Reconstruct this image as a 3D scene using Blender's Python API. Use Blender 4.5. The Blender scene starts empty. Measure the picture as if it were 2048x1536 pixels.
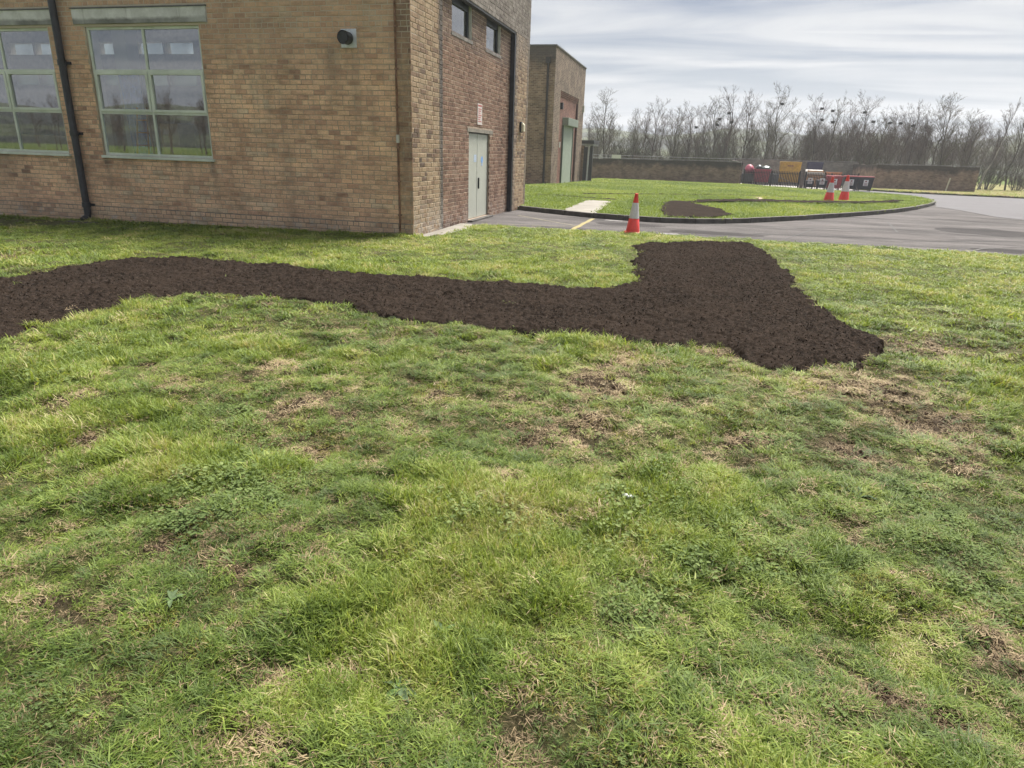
import bpy, bmesh, math, random
import numpy as np
from mathutils import Vector, Matrix

R = math.radians
scene = bpy.context.scene
COL = scene.collection

# ------------------------------------------------------------------ camera
EYE = 1.6
PITCH, ROLL, YAW = R(19.03), R(1.79), R(14.22)
cy, sy, cp, sp = math.cos(YAW), math.sin(YAW), math.cos(PITCH), math.sin(PITCH)
fwd = Vector((-sy*cp, cy*cp, -sp)); rgt = Vector((cy, sy, 0)); upv = rgt.cross(fwd)
r2 = math.cos(ROLL)*rgt + math.sin(ROLL)*upv
u2 = -math.sin(ROLL)*rgt + math.cos(ROLL)*upv
cam = bpy.data.cameras.new('camera'); camo = bpy.data.objects.new('camera', cam)
COL.objects.link(camo)
cam.sensor_width = 36.0; cam.lens = 36.0*1343.0/2048.0
cam.clip_start = 0.05; cam.clip_end = 5000
m = Matrix((r2, u2, -fwd)).transposed().to_4x4(); m.translation = Vector((0, 0, EYE))
camo.matrix_world = m
scene.camera = camo

# ------------------------------------------------------------------ sky and sun
SUN_AZ, SUN_EL = R(20), R(58)          # azimuth measured from +Y towards +X
world = bpy.data.worlds.new('World'); scene.world = world; world.use_nodes = True
nt = world.node_tree; nt.nodes.clear()
def wn(t, **kw):
    n = nt.nodes.new(t)
    for k, v in kw.items(): setattr(n, k, v)
    return n
def wl(a, b): nt.links.new(a, b)
sky = wn('ShaderNodeTexSky', sky_type='NISHITA', sun_disc=False)
sky.sun_elevation = SUN_EL; sky.sun_rotation = SUN_AZ
sky.air_density = 1.0; sky.dust_density = 0.9; sky.ozone_density = 1.0
tc = wn('ShaderNodeTexCoord'); sep = wn('ShaderNodeSeparateXYZ'); wl(tc.outputs['Generated'], sep.inputs[0])
zz = wn('ShaderNodeMath', operation='MAXIMUM'); wl(sep.outputs['Z'], zz.inputs[0]); zz.inputs[1].default_value = 0.0
za = wn('ShaderNodeMath', operation='ADD'); wl(zz.outputs[0], za.inputs[0]); za.inputs[1].default_value = 0.09
dx = wn('ShaderNodeMath', operation='DIVIDE'); wl(sep.outputs['X'], dx.inputs[0]); wl(za.outputs[0], dx.inputs[1])
dy = wn('ShaderNodeMath', operation='DIVIDE'); wl(sep.outputs['Y'], dy.inputs[0]); wl(za.outputs[0], dy.inputs[1])
cmb = wn('ShaderNodeCombineXYZ'); wl(dx.outputs[0], cmb.inputs[0]); wl(dy.outputs[0], cmb.inputs[1])
mp = wn('ShaderNodeMapping'); wl(cmb.outputs[0], mp.inputs[0])
mp.inputs['Rotation'].default_value = (0, 0, R(-12)); mp.inputs['Scale'].default_value = (0.30, 1.05, 1); mp.inputs['Location'].default_value = (1.2, 2.3, 0)
n1 = wn('ShaderNodeTexNoise'); wl(mp.outputs[0], n1.inputs['Vector']); n1.inputs['Scale'].default_value = 1.25
n1.inputs['Detail'].default_value = 9; n1.inputs['Roughness'].default_value = 0.55; n1.inputs['Distortion'].default_value = 1.1
mp2 = wn('ShaderNodeMapping'); wl(cmb.outputs[0], mp2.inputs[0])
mp2.inputs['Rotation'].default_value = (0, 0, R(22)); mp2.inputs['Scale'].default_value = (0.12, 1.1, 1); mp2.inputs['Location'].default_value = (7.7, 4.1, 0)
n2 = wn('ShaderNodeTexNoise'); wl(mp2.outputs[0], n2.inputs['Vector']); n2.inputs['Scale'].default_value = 1.0
n2.inputs['Detail'].default_value = 7; n2.inputs['Roughness'].default_value = 0.5
cr = wn('ShaderNodeValToRGB'); wl(n1.outputs['Fac'], cr.inputs[0])
cr.color_ramp.elements[0].position = 0.38; cr.color_ramp.elements[0].color = (0.12, 0.12, 0.12, 1)
cr.color_ramp.elements[1].position = 0.62; cr.color_ramp.elements[1].color = (0.90, 0.90, 0.90, 1)
cr2 = wn('ShaderNodeValToRGB'); wl(n2.outputs['Fac'], cr2.inputs[0])
cr2.color_ramp.elements[0].position = 0.54; cr2.color_ramp.elements[0].color = (0, 0, 0, 1)
cr2.color_ramp.elements[1].position = 0.66; cr2.color_ramp.elements[1].color = (1.0, 1.0, 1.0, 1)
mx = wn('ShaderNodeMath', operation='MAXIMUM'); wl(cr.outputs[0], mx.inputs[0]); wl(cr2.outputs[0], mx.inputs[1])
veil = wn('ShaderNodeMixRGB', blend_type='MULTIPLY'); veil.inputs[0].default_value = 1.0; wl(sky.outputs[0], veil.inputs[1]); veil.inputs[2].default_value = (0.145, 0.175, 0.235, 1)
low = wn('ShaderNodeMapRange'); wl(sep.outputs['Z'], low.inputs[0]); low.inputs[1].default_value = 0.02; low.inputs[2].default_value = 0.22; low.inputs[3].default_value = 0.85; low.inputs[4].default_value = 0.0
murk = wn('ShaderNodeMixRGB', blend_type='MIX'); wl(low.outputs[0], murk.inputs[0]); wl(veil.outputs[0], murk.inputs[1]); murk.inputs[2].default_value = (1.7, 2.1, 2.5, 1)
cloud = wn('ShaderNodeMixRGB', blend_type='MIX'); wl(mx.outputs[0], cloud.inputs[0]); wl(murk.outputs[0], cloud.inputs[1])
cloud.inputs[2].default_value = (3.75, 3.82, 3.9, 1)
bg = wn('ShaderNodeBackground'); wl(cloud.outputs[0], bg.inputs[0]); bg.inputs[1].default_value = 0.055
wo = wn('ShaderNodeOutputWorld'); wl(bg.outputs[0], wo.inputs[0])

sl = bpy.data.lights.new('sun', 'SUN'); sl.energy = 3.0; sl.angle = R(32); sl.color = (1.0, 0.94, 0.86)
so = bpy.data.objects.new('sun', sl); COL.objects.link(so)
sd = Vector((math.sin(SUN_AZ)*math.cos(SUN_EL), math.cos(SUN_AZ)*math.cos(SUN_EL), math.sin(SUN_EL)))
so.rotation_euler = sd.to_track_quat('Z', 'Y').to_euler(); so.location = (20, 20, 40)

vs = scene.view_settings
vs.view_transform = 'Standard'; vs.look = 'None'; vs.gamma = 1.0; vs.exposure = 1.88; vs.use_curve_mapping = False
scene.render.engine = 'CYCLES'
cyc = scene.cycles
cyc.use_denoising = True
cyc.max_bounces = 5; cyc.diffuse_bounces = 2; cyc.glossy_bounces = 3; cyc.transmission_bounces = 4
cyc.transparent_max_bounces = 12; cyc.volume_bounces = 0
cyc.use_adaptive_sampling = True; cyc.adaptive_threshold = 0.02

# ------------------------------------------------------------------ numeric noise
def _h(ix, iy, s):
    n = (ix.astype(np.int64)*374761393 + iy.astype(np.int64)*668265263 + s*982451653) & 0x7fffffff
    n = ((n ^ (n >> 13))*1274126177) & 0x7fffffff
    n = (n ^ (n >> 16)) & 0xffff
    return n/65535.0
def vn(x, y, s=0):
    x = np.asarray(x, float); y = np.asarray(y, float)
    ix = np.floor(x); iy = np.floor(y); fx = x-ix; fy = y-iy
    fx = fx*fx*(3-2*fx); fy = fy*fy*(3-2*fy)
    a = _h(ix, iy, s); b = _h(ix+1, iy, s); c = _h(ix, iy+1, s); d = _h(ix+1, iy+1, s)
    return (a*(1-fx)+b*fx)*(1-fy) + (c*(1-fx)+d*fx)*fy
def fbm(x, y, s=0, o=4):
    t = 0; a = 0.5; tot = 0
    for i in range(o):
        t = t + a*vn(np.asarray(x)*2**i+17.3*i, np.asarray(y)*2**i-9.1*i, s+i); tot += a; a *= 0.5
    return t/tot
def in_poly(x, y, poly):
    x = np.asarray(x, float); y = np.asarray(y, float); c = np.zeros(x.shape, bool)
    n = len(poly)
    for i in range(n):
        x1, y1 = poly[i]; x2, y2 = poly[(i+1) % n]
        if y1 == y2: continue
        t = ((y1 > y) != (y2 > y)) & (x < (x2-x1)*(y-y1)/(y2-y1)+x1)
        c ^= t
    return c
def g0(x, y):
    x = np.asarray(x, float); y = np.asarray(y, float)
    z = np.where(x < -5, np.maximum(-0.15, 0.014*(x+5)), 0.0)
    z = z*np.clip((30-y)/12, 0, 1)
    return z - 0.015*(np.clip(y, 30, 75)-30)

# ------------------------------------------------------------------ materials
MATS = {}
def new_mat(name):
    mt = bpy.data.materials.new(name); mt.use_nodes = True
    n = mt.node_tree; b = n.nodes['Principled BSDF']
    return mt, n, b
def c4(c): return (c[0], c[1], c[2], 1)
def ramp(n, fac, stops):
    r = n.nodes.new('ShaderNodeValToRGB'); n.links.new(fac, r.inputs[0]); e = r.color_ramp.elements
    while len(e) < len(stops): e.new(0.5)
    for i, (p, c) in enumerate(stops): e[i].position = p; e[i].color = c4(c) if len(c) == 3 else c
    return r.outputs[0]
def noise(n, scale, detail=4, rough=0.55, vec=None, dist=0.0):
    t = n.nodes.new('ShaderNodeTexNoise'); t.inputs['Scale'].default_value = scale
    t.inputs['Detail'].default_value = detail; t.inputs['Roughness'].default_value = rough; t.inputs['Distortion'].default_value = dist
    if vec is not None: n.links.new(vec, t.inputs['Vector'])
    return t.outputs['Fac']
def geo_pos(n): return n.nodes.new('ShaderNodeNewGeometry').outputs['Position']
def mapped(n, vec, scale, rot=(0,0,0), loc=(0,0,0)):
    mpn = n.nodes.new('ShaderNodeMapping'); n.links.new(vec, mpn.inputs[0])
    mpn.inputs['Scale'].default_value = scale; mpn.inputs['Rotation'].default_value = rot; mpn.inputs['Location'].default_value = loc
    return mpn.outputs[0]
def mix(n, fac, a, b, mode='MIX'):
    x = n.nodes.new('ShaderNodeMixRGB'); x.blend_type = mode
    for i, v in ((0, fac), (1, a), (2, b)):
        if hasattr(v, 'is_linked') or hasattr(v, 'links'): n.links.new(v, x.inputs[i])
        elif i == 0: x.inputs[0].default_value = v
        else: x.inputs[i].default_value = c4(v)
    return x.outputs[0]
def math_n(n, op, a, b=None, clamp=False):
    x = n.nodes.new('ShaderNodeMath'); x.operation = op; x.use_clamp = clamp
    for i, v in ((0, a), (1, b)):
        if v is None: continue
        if hasattr(v, 'links'): n.links.new(v, x.inputs[i])
        else: x.inputs[i].default_value = v
    return x.outputs[0]
def bump(n, b, h, strength=0.3, dist=0.01):
    bp = n.nodes.new('ShaderNodeBump'); bp.inputs['Strength'].default_value = strength; bp.inputs['Distance'].default_value = dist
    n.links.new(h, bp.inputs['Height']); n.links.new(bp.outputs[0], b.inputs['Normal'])
def plain(name, col, rough=0.6, metal=0.0, var=0.12, scale=6.0, spec=0.4, bmp=0.0, dirt=None):
    """a colour with soft uneven tone and a little wear"""
    if name in MATS: return MATS[name]
    mt, n, b = new_mat(name)
    p = geo_pos(n); f = noise(n, scale, 5, 0.6, p)
    lo = tuple(c*(1-var*1.6) for c in col); hi = tuple(min(1, c*(1+var)) for c in col)
    c = ramp(n, f, [(0.3, lo), (0.7, hi)])
    if dirt:
        f2 = noise(n, scale*0.6, 6, 0.65, mapped(n, p, (1, 1, 0.35)))
        c = mix(n, ramp(n, f2, [(0.45, (0,0,0)), (0.75, (0.75,0.75,0.75))]), c, dirt)
    n.links.new(c, b.inputs['Base Color'])
    b.inputs['Roughness'].default_value = rough; b.inputs['Metallic'].default_value = metal; b.inputs['Specular IOR Level'].default_value = spec
    if bmp: bump(n, b, noise(n, scale*8, 4, 0.6, p), bmp, 0.005)
    MATS[name] = mt; return mt

def brick_mat(name, stops, by='island', stain=None, stain_fn=None, dark=0.0, efflo=0.0):
    key = name+by
    if key in MATS: return MATS[key]
    mt, n, b = new_mat(key)
    if by == 'island': rnd = n.nodes.new('ShaderNodeNewGeometry').outputs['Random Per Island']
    else: rnd = n.nodes.new('ShaderNodeObjectInfo').outputs['Random']
    p = geo_pos(n)
    big = noise(n, 0.55, 4, 0.6, p)
    t = math_n(n, 'ADD', math_n(n, 'MULTIPLY', rnd, 0.74), math_n(n, 'MULTIPLY', math_n(n, 'SUBTRACT', big, 0.40), 1.4), True)
    c = ramp(n, t, stops)
    fine = noise(n, 38, 5, 0.65, p)
    c = mix(n, 1.0, c, ramp(n, fine, [(0.25, (0.76,0.76,0.76)), (0.75, (1.2,1.2,1.2))]), 'MULTIPLY')
    # vertical weather streaks
    st = noise(n, 1.0, 5, 0.6, mapped(n, p, (2.2, 2.2, 0.28)))
    c = mix(n, ramp(n, st, [(0.54, (0,0,0)), (0.74, (0.42,0.42,0.42))]), c, (0.12, 0.105, 0.088))
    # odd pale, burnt or lichen-spotted bricks
    sp_ = noise(n, 9, 3, 0.7, p)
    c = mix(n, ramp(n, sp_, [(0.64, (0,0,0)), (0.72, (0.5,0.5,0.5))]), c, (0.33, 0.31, 0.26))
    if stain_fn: c = stain_fn(n, p, c)
    n.links.new(c, b.inputs['Base Color'])
    b.inputs['Roughness'].default_value = 0.9; b.inputs['Specular IOR Level'].default_value = 0.2
    bump(n, b, math_n(n, 'ADD', fine, noise(n, 140, 3, 0.6, p)), 0.45, 0.004)
    MATS[key] = mt; return mt
def axis_mask(n, p, axis, a, b_, soft_noise=0.0, scale=3.0):
    """0..1 as coordinate runs from a to b, with an uneven edge"""
    s = n.nodes.new('ShaderNodeSeparateXYZ'); n.links.new(p, s.inputs[0]); v = s.outputs[axis]
    if soft_noise: v = math_n(n, 'ADD', v, math_n(n, 'MULTIPLY', math_n(n, 'SUBTRACT', noise(n, scale, 5, 0.65, p), 0.5), soft_noise))
    r = n.nodes.new('ShaderNodeMapRange'); n.links.new(v, r.inputs[0]); r.inputs[1].default_value = a; r.inputs[2].default_value = b_
    return r.outputs[0]

# ------------------------------------------------------------------ mesh helpers
def mesh_obj(name, verts, faces, mat, parent=None, smooth=False, loc=None):
    me = bpy.data.meshes.new(name); me.from_pydata([tuple(v) for v in verts], [], [tuple(f) for f in faces]); me.update()
    if mat: me.materials.append(mat)
    if smooth: me.polygons.foreach_set('use_smooth', [True]*len(me.polygons))
    o = bpy.data.objects.new(name, me); COL.objects.link(o)
    if parent: o.parent = parent
    if loc is not None: o.location = loc
    return o
class MB:
    def __init__(s): s.v = []; s.f = []
    def box(s, a, b, bev=0.0):
        x0, y0, z0 = a; x1, y1, z1 = b; k = len(s.v)
        s.v += [(x0,y0,z0),(x1,y0,z0),(x1,y1,z0),(x0,y1,z0),(x0,y0,z1),(x1,y0,z1),(x1,y1,z1),(x0,y1,z1)]
        s.f += [(k,k+3,k+2,k+1),(k+4,k+5,k+6,k+7),(k,k+1,k+5,k+4),(k+1,k+2,k+6,k+5),(k+2,k+3,k+7,k+6),(k+3,k,k+4,k+7)]
        return s
    def frustum(s, c, w0, d0, z0, w1, d1, z1, off=(0,0)):
        k = len(s.v); x, y = c
        for (w, d, z, ox, oy) in ((w0,d0,z0,0,0),(w1,d1,z1,off[0],off[1])):
            s.v += [(x-w/2+ox,y-d/2+oy,z),(x+w/2+ox,y-d/2+oy,z),(x+w/2+ox,y+d/2+oy,z),(x-w/2+ox,y+d/2+oy,z)]
        s.f += [(k,k+3,k+2,k+1),(k+4,k+5,k+6,k+7),(k,k+1,k+5,k+4),(k+1,k+2,k+6,k+5),(k+2,k+3,k+7,k+6),(k+3,k,k+4,k+7)]
        return s
    def tube(s, pts, rad, n=8, cap=True):
        pts = [Vector(p) for p in pts]; k0 = len(s.v)
        rads = rad if isinstance(rad, (list, tuple)) else [rad]*len(pts)
        prev = None
        for i, p in enumerate(pts):
            d = (pts[min(i+1, len(pts)-1)]-pts[max(i-1, 0)]).normalized()
            if prev is None:
                a = d.cross(Vector((0,0,1)))
                if a.length < 1e-3: a = d.cross(Vector((1,0,0)))
            else: a = prev - d*prev.dot(d)
            a.normalize(); prev = a; b = d.cross(a)
            for j in range(n):
                t = 2*math.pi*j/n
                s.v.append(tuple(p + rads[i]*(math.cos(t)*a+math.sin(t)*b)))
        for i in range(len(pts)-1):
            for j in range(n):
                a = k0+i*n+j; b = k0+i*n+(j+1) % n
                s.f.append((a, b, b+n, a+n))
        if cap:
            s.f.append(tuple(k0+j for j in range(n))[::-1]); e = k0+(len(pts)-1)*n
            s.f.append(tuple(e+j for j in range(n)))
        return s
    def lathe(s, c, prof, n=24, cap=True):
        k0 = len(s.v)
        for r, z in prof:
            for j in range(n):
                t = 2*math.pi*j/n; s.v.append((c[0]+r*math.cos(t), c[1]+r*math.sin(t), c[2]+z))
        for i in range(len(prof)-1):
            for j in range(n):
                a = k0+i*n+j; b = k0+i*n+(j+1) % n; s.f.append((a, b, b+n, a+n))
        if cap:
            s.f.append(tuple(k0+j for j in range(n))[::-1]); e = k0+(len(prof)-1)*n; s.f.append(tuple(e+j for j in range(n)))
        return s
    def build(s, name, mat, parent=None, smooth=False, bevel=0.0, loc=None):
        o = mesh_obj(name, s.v, s.f, mat, parent, False, loc)
        if bevel:
            bm = bmesh.new(); bm.from_mesh(o.data)
            es = [e for e in bm.edges if len(e.link_faces) == 2 and e.calc_face_angle(0) > 0.6]
            bmesh.ops.bevel(bm, geom=es, offset=bevel, segments=2, affect='EDGES', profile=0.6, clamp_overlap=True)
            bm.to_mesh(o.data); bm.free()
        if smooth:
            o.data.polygons.foreach_set('use_smooth', [True]*len(o.data.polygons))
            try: o.data.set_sharp_from_angle(angle=R(38))
            except Exception: pass
        return o
def tag(o, label=None, cat=None, group=None, kind=None):
    if label: o['label'] = label
    if cat: o['category'] = cat
    if group: o['group'] = group
    if kind: o['kind'] = kind
    return o
def empty(name, loc=(0,0,0), rz=0.0):
    o = bpy.data.objects.new(name, None); COL.objects.link(o); o.location = loc; o.rotation_euler = (0,0,rz); o.empty_display_size = 0.2
    return o
def copy_tree(o, parent=None):
    c = o.copy(); COL.objects.link(c); c.parent = parent
    for ch in o.children: copy_tree(ch, c)
    return c
def sheet(name, poly, zf, mat, step=3.0, parent=None, kind='structure', skirt=0.0):
    """a flat polygon cut into strips so that it follows the fall of the ground"""
    bm = bmesh.new(); vs_ = [bm.verts.new((x, y, 0)) for x, y in poly]; bm.faces.new(vs_); bm.normal_update()
    bmesh.ops.triangulate(bm, faces=bm.faces[:], ngon_method='EAR_CLIP')
    ys = [p[1] for p in poly]; xs = [p[0] for p in poly]
    y = math.floor(min(ys)/step)*step
    while y < max(ys):
        bmesh.ops.bisect_plane(bm, geom=bm.verts[:]+bm.edges[:]+bm.faces[:], plane_co=(0,y,0), plane_no=(0,1,0)); y += step
    for v in bm.verts: v.co.z = float(zf(v.co.x, v.co.y))
    bmesh.ops.recalc_face_normals(bm, faces=bm.faces[:])
    for f in bm.faces:
        if f.normal.z < 0: f.normal_flip()
    if skirt:
        be = [e for e in bm.edges if len(e.link_faces) == 1]
        r = bmesh.ops.extrude_edge_only(bm, edges=be)
        for v in [g for g in r['geom'] if isinstance(g, bmesh.types.BMVert)]: v.co.z -= skirt
    me = bpy.data.meshes.new(name); bm.to_mesh(me); bm.free(); me.materials.append(mat)
    o = bpy.data.objects.new(name, me); COL.objects.link(o)
    if parent: o.parent = parent
    if kind: o['kind'] = kind
    return o

# ------------------------------------------------------------------ layout (metres)
X0, Y0 = -5.06, 12.04                 # near corner of the brick building
SOIL = [(-9.5,4.6),(-9.2,5.3),(-8.4,5.75),(-7.65,5.96),(-7.68,6.37),(-7.67,6.84),(-7.62,7.34),(-7.58,7.73),(-7.37,7.96),(-6.87,8.16),(-6.28,8.03),(-5.67,8.07),(-4.99,7.97),(-4.22,7.90),(-3.75,7.80),(-3.35,7.98),(-2.99,7.94),(-2.57,7.87),(-2.17,8.05),(-1.73,8.07),(-1.29,8.08),(-0.87,8.16),(-0.64,8.43),(-0.75,8.79),(-0.64,9.11),(-0.72,9.72),(-0.80,10.96),(-0.78,11.57),(-0.95,12.52),(-0.71,13.03),(-0.17,13.40),(0.20,13.76),(1.06,14.0),(1.24,12.92),(1.37,12.01),(1.30,10.89),(1.48,10.06),(1.41,9.25),(1.47,8.61),(1.48,7.90),(1.52,7.54),(1.66,7.26),(1.77,6.70),(1.74,6.33),(1.52,5.94),(1.44,5.69),(1.15,5.52),(0.98,5.39),(0.72,5.32),(0.58,5.52),(0.64,5.81),(0.40,5.92),(0.19,6.01),(-0.11,5.81),(-0.32,5.81),(-0.66,5.72),(-0.99,5.82),(-1.32,5.83),(-1.59,5.78),(-2.00,5.82),(-2.37,5.88),(-2.72,5.85),(-3.08,5.93),(-3.56,6.10),(-3.92,6.21),(-4.27,6.20),(-4.52,5.96),(-4.97,5.99),(-5.31,5.87),(-5.50,5.59),(-5.28,5.17),(-5.33,4.93),(-5.35,4.62),(-5.28,4.36),(-5.15,3.98),(-5.6,3.3),(-6.4,2.9),(-7.6,3.1),(-8.6,3.7)]
LAWN_EDGE = [(-4.80,14.75),(-4.14,14.79),(-2.97,14.68),(-1.90,14.86),(-1.05,14.92),(0.0,14.91),(1.11,14.95),(2.19,14.98),(3.13,14.97),(4.04,14.95),(4.89,14.84),(6.10,14.73),(9.0,14.3),(14.0,13.4)]
KERB = [(-4.98,20.0),(-3.93,19.30),(-2.54,18.62),(-1.59,18.36),(-0.67,18.28),(0.21,18.58),(1.24,19.35),(2.40,20.70),(3.36,21.95),(4.43,23.38),(5.86,25.40),(7.11,27.40),(8.20,29.5),(9.4,32.4),(10.6,35.6),(11.5,39.0),(12.1,42.5),(12.2,45.8),(11.7,48.2),(10.6,49.6),(9.3,50.6),(8.2,51.6),(7.2,53.0),(5.6,56.6),(4.2,60.6)]
BARE = [(-0.39,5.16,0.29,0.55),(-0.59,4.64,0.22,0.29),(-0.38,4.43,0.21,0.21),(1.40,5.17,0.40,0.42),(1.62,4.53,0.36,0.41),(2.21,6.77,0.40,0.42),(-2.23,3.39,0.16,0.30),(-1.93,2.95,0.19,0.12),(-2.82,4.14,0.18,0.31),(-0.59,3.62,0.24,0.23),(-0.47,3.83,0.12,0.16),(-1.67,1.90,0.08,0.05),(-1.50,1.85,0.07,0.05),(-1.23,2.02,0.09,0.05),(-1.09,1.46,0.12,0.07),(-0.90,1.53,0.08,0.06),(1.19,2.24,0.07,0.12),(0.73,1.90,0.10,0.06),(0.88,1.84,0.08,0.04),(-1.02,1.21,0.14,0.07),(1.24,2.44,0.06,0.05),(-1.88,3.43,0.09,0.10),(-1.54,3.97,0.07,0.10),(0.35,5.74,0.30,0.20),(-9.44,7.74,0.41,0.47),(-0.04,4.34,0.17,0.14),(-0.79,3.48,0.07,0.11),(0.42,3.89,0.15,0.16),(-3.08,2.71,0.11,0.15),(0.96,2.61,0.05,0.05),(-0.76,2.93,0.08,0.08),(-1.94,1.93,0.06,0.06),(-0.40,3.77,0.09,0.11),(1.62,3.93,0.18,0.16),(1.03,3.94,0.18,0.20),(-2.05,1.51,0.03,0.04)]
NEAR_LAWN = [(-24,-3),(14,-3)] + LAWN_EDGE[::-1] + [(-4.95,14.7),(-5.0,12.02),(-24,12.02)]

def soil_d(x, y):
    """signed-ish depth inside the soil bed: 1 well inside, 0 outside, uneven edge"""
    jx = x + 0.26*(fbm(x*3.1, y*3.1, 61, 3)-0.5) + 0.14*(vn(x*11, y*11, 64)-0.5)
    jy = y + 0.26*(fbm(x*3.1, y*3.1, 71, 3)-0.5) + 0.14*(vn(x*11, y*11, 74)-0.5)
    s = np.zeros(np.shape(x))
    for ox, oy in ((0,0),(0.07,0),(-0.07,0),(0,0.07),(0,-0.07),(0.13,0.05),(-0.13,-0.05),(0.05,-0.13),(-0.05,0.13)):
        s += in_poly(jx+ox, jy+oy, SOIL)
    return s/9.0
def bare_mask(x, y):
    b = np.zeros(np.shape(x))
    w = 0.5+1.0*fbm(x*5, y*5, 31, 3)
    for cx, cy_, rx, ry in BARE:
        d = ((x-cx)/rx)**2+((y-cy_)/ry)**2
        b = np.maximum(b, np.exp(-d*0.9)*w)
    gen = np.clip((fbm(x*3.4+4, y*3.4, 41, 4)-0.63)*6.5, 0, 0.75)*np.clip((9-y)/3, 0, 1)
    return np.clip(np.maximum(b, gen*0.8), 0, 1)
def lawn_z(x, y):
    far = np.clip((y-7.5)/4, 0, 1)
    a = 1-0.75*far
    z = 0.046 + a*(0.085*(fbm(x*0.9, y*0.9, 5, 2)-0.5) + 0.105*(fbm(x*3.2, y*3.2, 9, 3)-0.5) + 0.04*(vn(x*11, y*11, 12)-0.5))
    return g0(x, y) + np.maximum(z, 0.008)

# ------------------------------------------------------------------ ground materials
def lawn_base_mat():
    mt, n, b = new_mat('lawn_floor')
    p = geo_pos(n)
    at = n.nodes.new('ShaderNodeAttribute'); at.attribute_name = 'bare'
    f = noise(n, 55, 7, 0.8, p, 0.6); f2 = noise(n, 2.2, 4, 0.6, p)
    green = ramp(n, f, [(0.36, (0.022,0.026,0.010)), (0.5, (0.075,0.085,0.026)), (0.62, (0.20,0.18,0.085))])
    soil = ramp(n, f, [(0.3, (0.028,0.020,0.014)), (0.52, (0.085,0.060,0.040)), (0.72, (0.20,0.150,0.098))])
    fac = math_n(n, 'ADD', at.outputs['Fac'], math_n(n, 'MULTIPLY', math_n(n, 'SUBTRACT', f2, 0.5), 0.8), True)
    n.links.new(mix(n, fac, green, soil), b.inputs['Base Color'])
    b.inputs['Roughness'].default_value = 0.95; b.inputs['Specular IOR Level'].default_value = 0.15
    bump(n, b, noise(n, 70, 6, 0.8, p), 1.0, 0.03)
    return mt
def turf_mat(name, a, c, d):
    mt, n, b = new_mat(name); p = geo_pos(n)
    f = noise(n, 1.1, 7, 0.72, p); f2 = noise(n, 0.16, 4, 0.6, p)
    col = ramp(n, math_n(n, 'ADD', math_n(n, 'MULTIPLY', f, 0.75), math_n(n, 'MULTIPLY', f2, 0.3)), [(0.35, a), (0.52, c), (0.72, d)])
    n.links.new(col, b.inputs['Base Color']); b.inputs['Roughness'].default_value = 0.95; b.inputs['Specular IOR Level'].default_value = 0.1
    bump(n, b, noise(n, 9, 6, 0.7, p), 0.6, 0.05)
    return mt
def soil_mat():
    mt, n, b = new_mat('topsoil'); p = geo_pos(n)
    f = noise(n, 34, 7, 0.75, p); f2 = noise(n, 1.1, 5, 0.65, p)
    c = ramp(n, f, [(0.36, (0.0062,0.0046,0.0036)), (0.52, (0.0235,0.0176,0.0136)), (0.68, (0.070,0.053,0.0415))])
    c = mix(n, ramp(n, f2, [(0.42, (0,0,0)), (0.62, (0.5,0.5,0.5))]), c, (0.035,0.0255,0.0195))
    n.links.new(c, b.inputs['Base Color']); b.inputs['Roughness'].default_value = 1.0; b.inputs['Specular IOR Level'].default_value = 0.04
    bump(n, b, noise(n, 90, 5, 0.7, p), 0.8, 0.012)
    return mt
def asphalt_mat(name, a, c, rough, patchy=1.0):
    mt, n, b = new_mat(name); p = geo_pos(n)
    f = noise(n, 0.8, 7, 0.7, mapped(n, p, (0.35, 1.5, 1), (0, 0, R(8)))); g = noise(n, 90, 3, 0.6, p); f3 = noise(n, 2.4, 6, 0.72, mapped(n, p, (0.45, 1.6, 1)))
    col = ramp(n, f, [(0.34, a), (0.64, c)])
    col = mix(n, ramp(n, f3, [(0.55, (0,0,0)), (0.68, (0.55*patchy,)*3)]), col, tuple(v*1.55 for v in c))
    f4 = noise(n, 1.7, 6, 0.75, mapped(n, p, (0.5, 2.2, 1), loc=(5, 2, 0)))
    col = mix(n, ramp(n, f4, [(0.58, (0,0,0)), (0.70, (0.6*patchy,)*3)]), col, tuple(v*0.6 for v in a))
    col = mix(n, 1.0, col, ramp(n, g, [(0.3, (0.7,0.7,0.7)), (0.7, (1.3,1.3,1.3))]), 'MULTIPLY')
    n.links.new(col, b.inputs['Base Color']); b.inputs['Roughness'].default_value = rough; b.inputs['Specular IOR Level'].default_value = 0.25
    bump(n, b, g, 0.7, 0.008)
    return mt
M_lawn = lawn_base_mat(); M_soil = soil_mat()
M_turf = turf_mat('meadow_turf', (0.055,0.085,0.016), (0.095,0.135,0.026), (0.155,0.19,0.045))
M_verge = turf_mat('verge_turf', (0.13,0.125,0.045), (0.21,0.20,0.085), (0.31,0.28,0.14))
M_asph = asphalt_mat('worn_asphalt', (0.038,0.035,0.035), (0.115,0.106,0.104), 0.92)
M_asph2 = asphalt_mat('new_asphalt', (0.100,0.098,0.104), (0.128,0.126,0.134), 0.85, 0.3)
M_conc = plain('pale_concrete', (0.25,0.235,0.205), 0.85, var=0.14, scale=2.2, dirt=(0.17,0.15,0.12), bmp=0.3)
M_kerb = plain('weathered_kerb', (0.105,0.098,0.090), 0.9, var=0.3, scale=5, dirt=(0.05,0.048,0.042), bmp=0.4)

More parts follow.
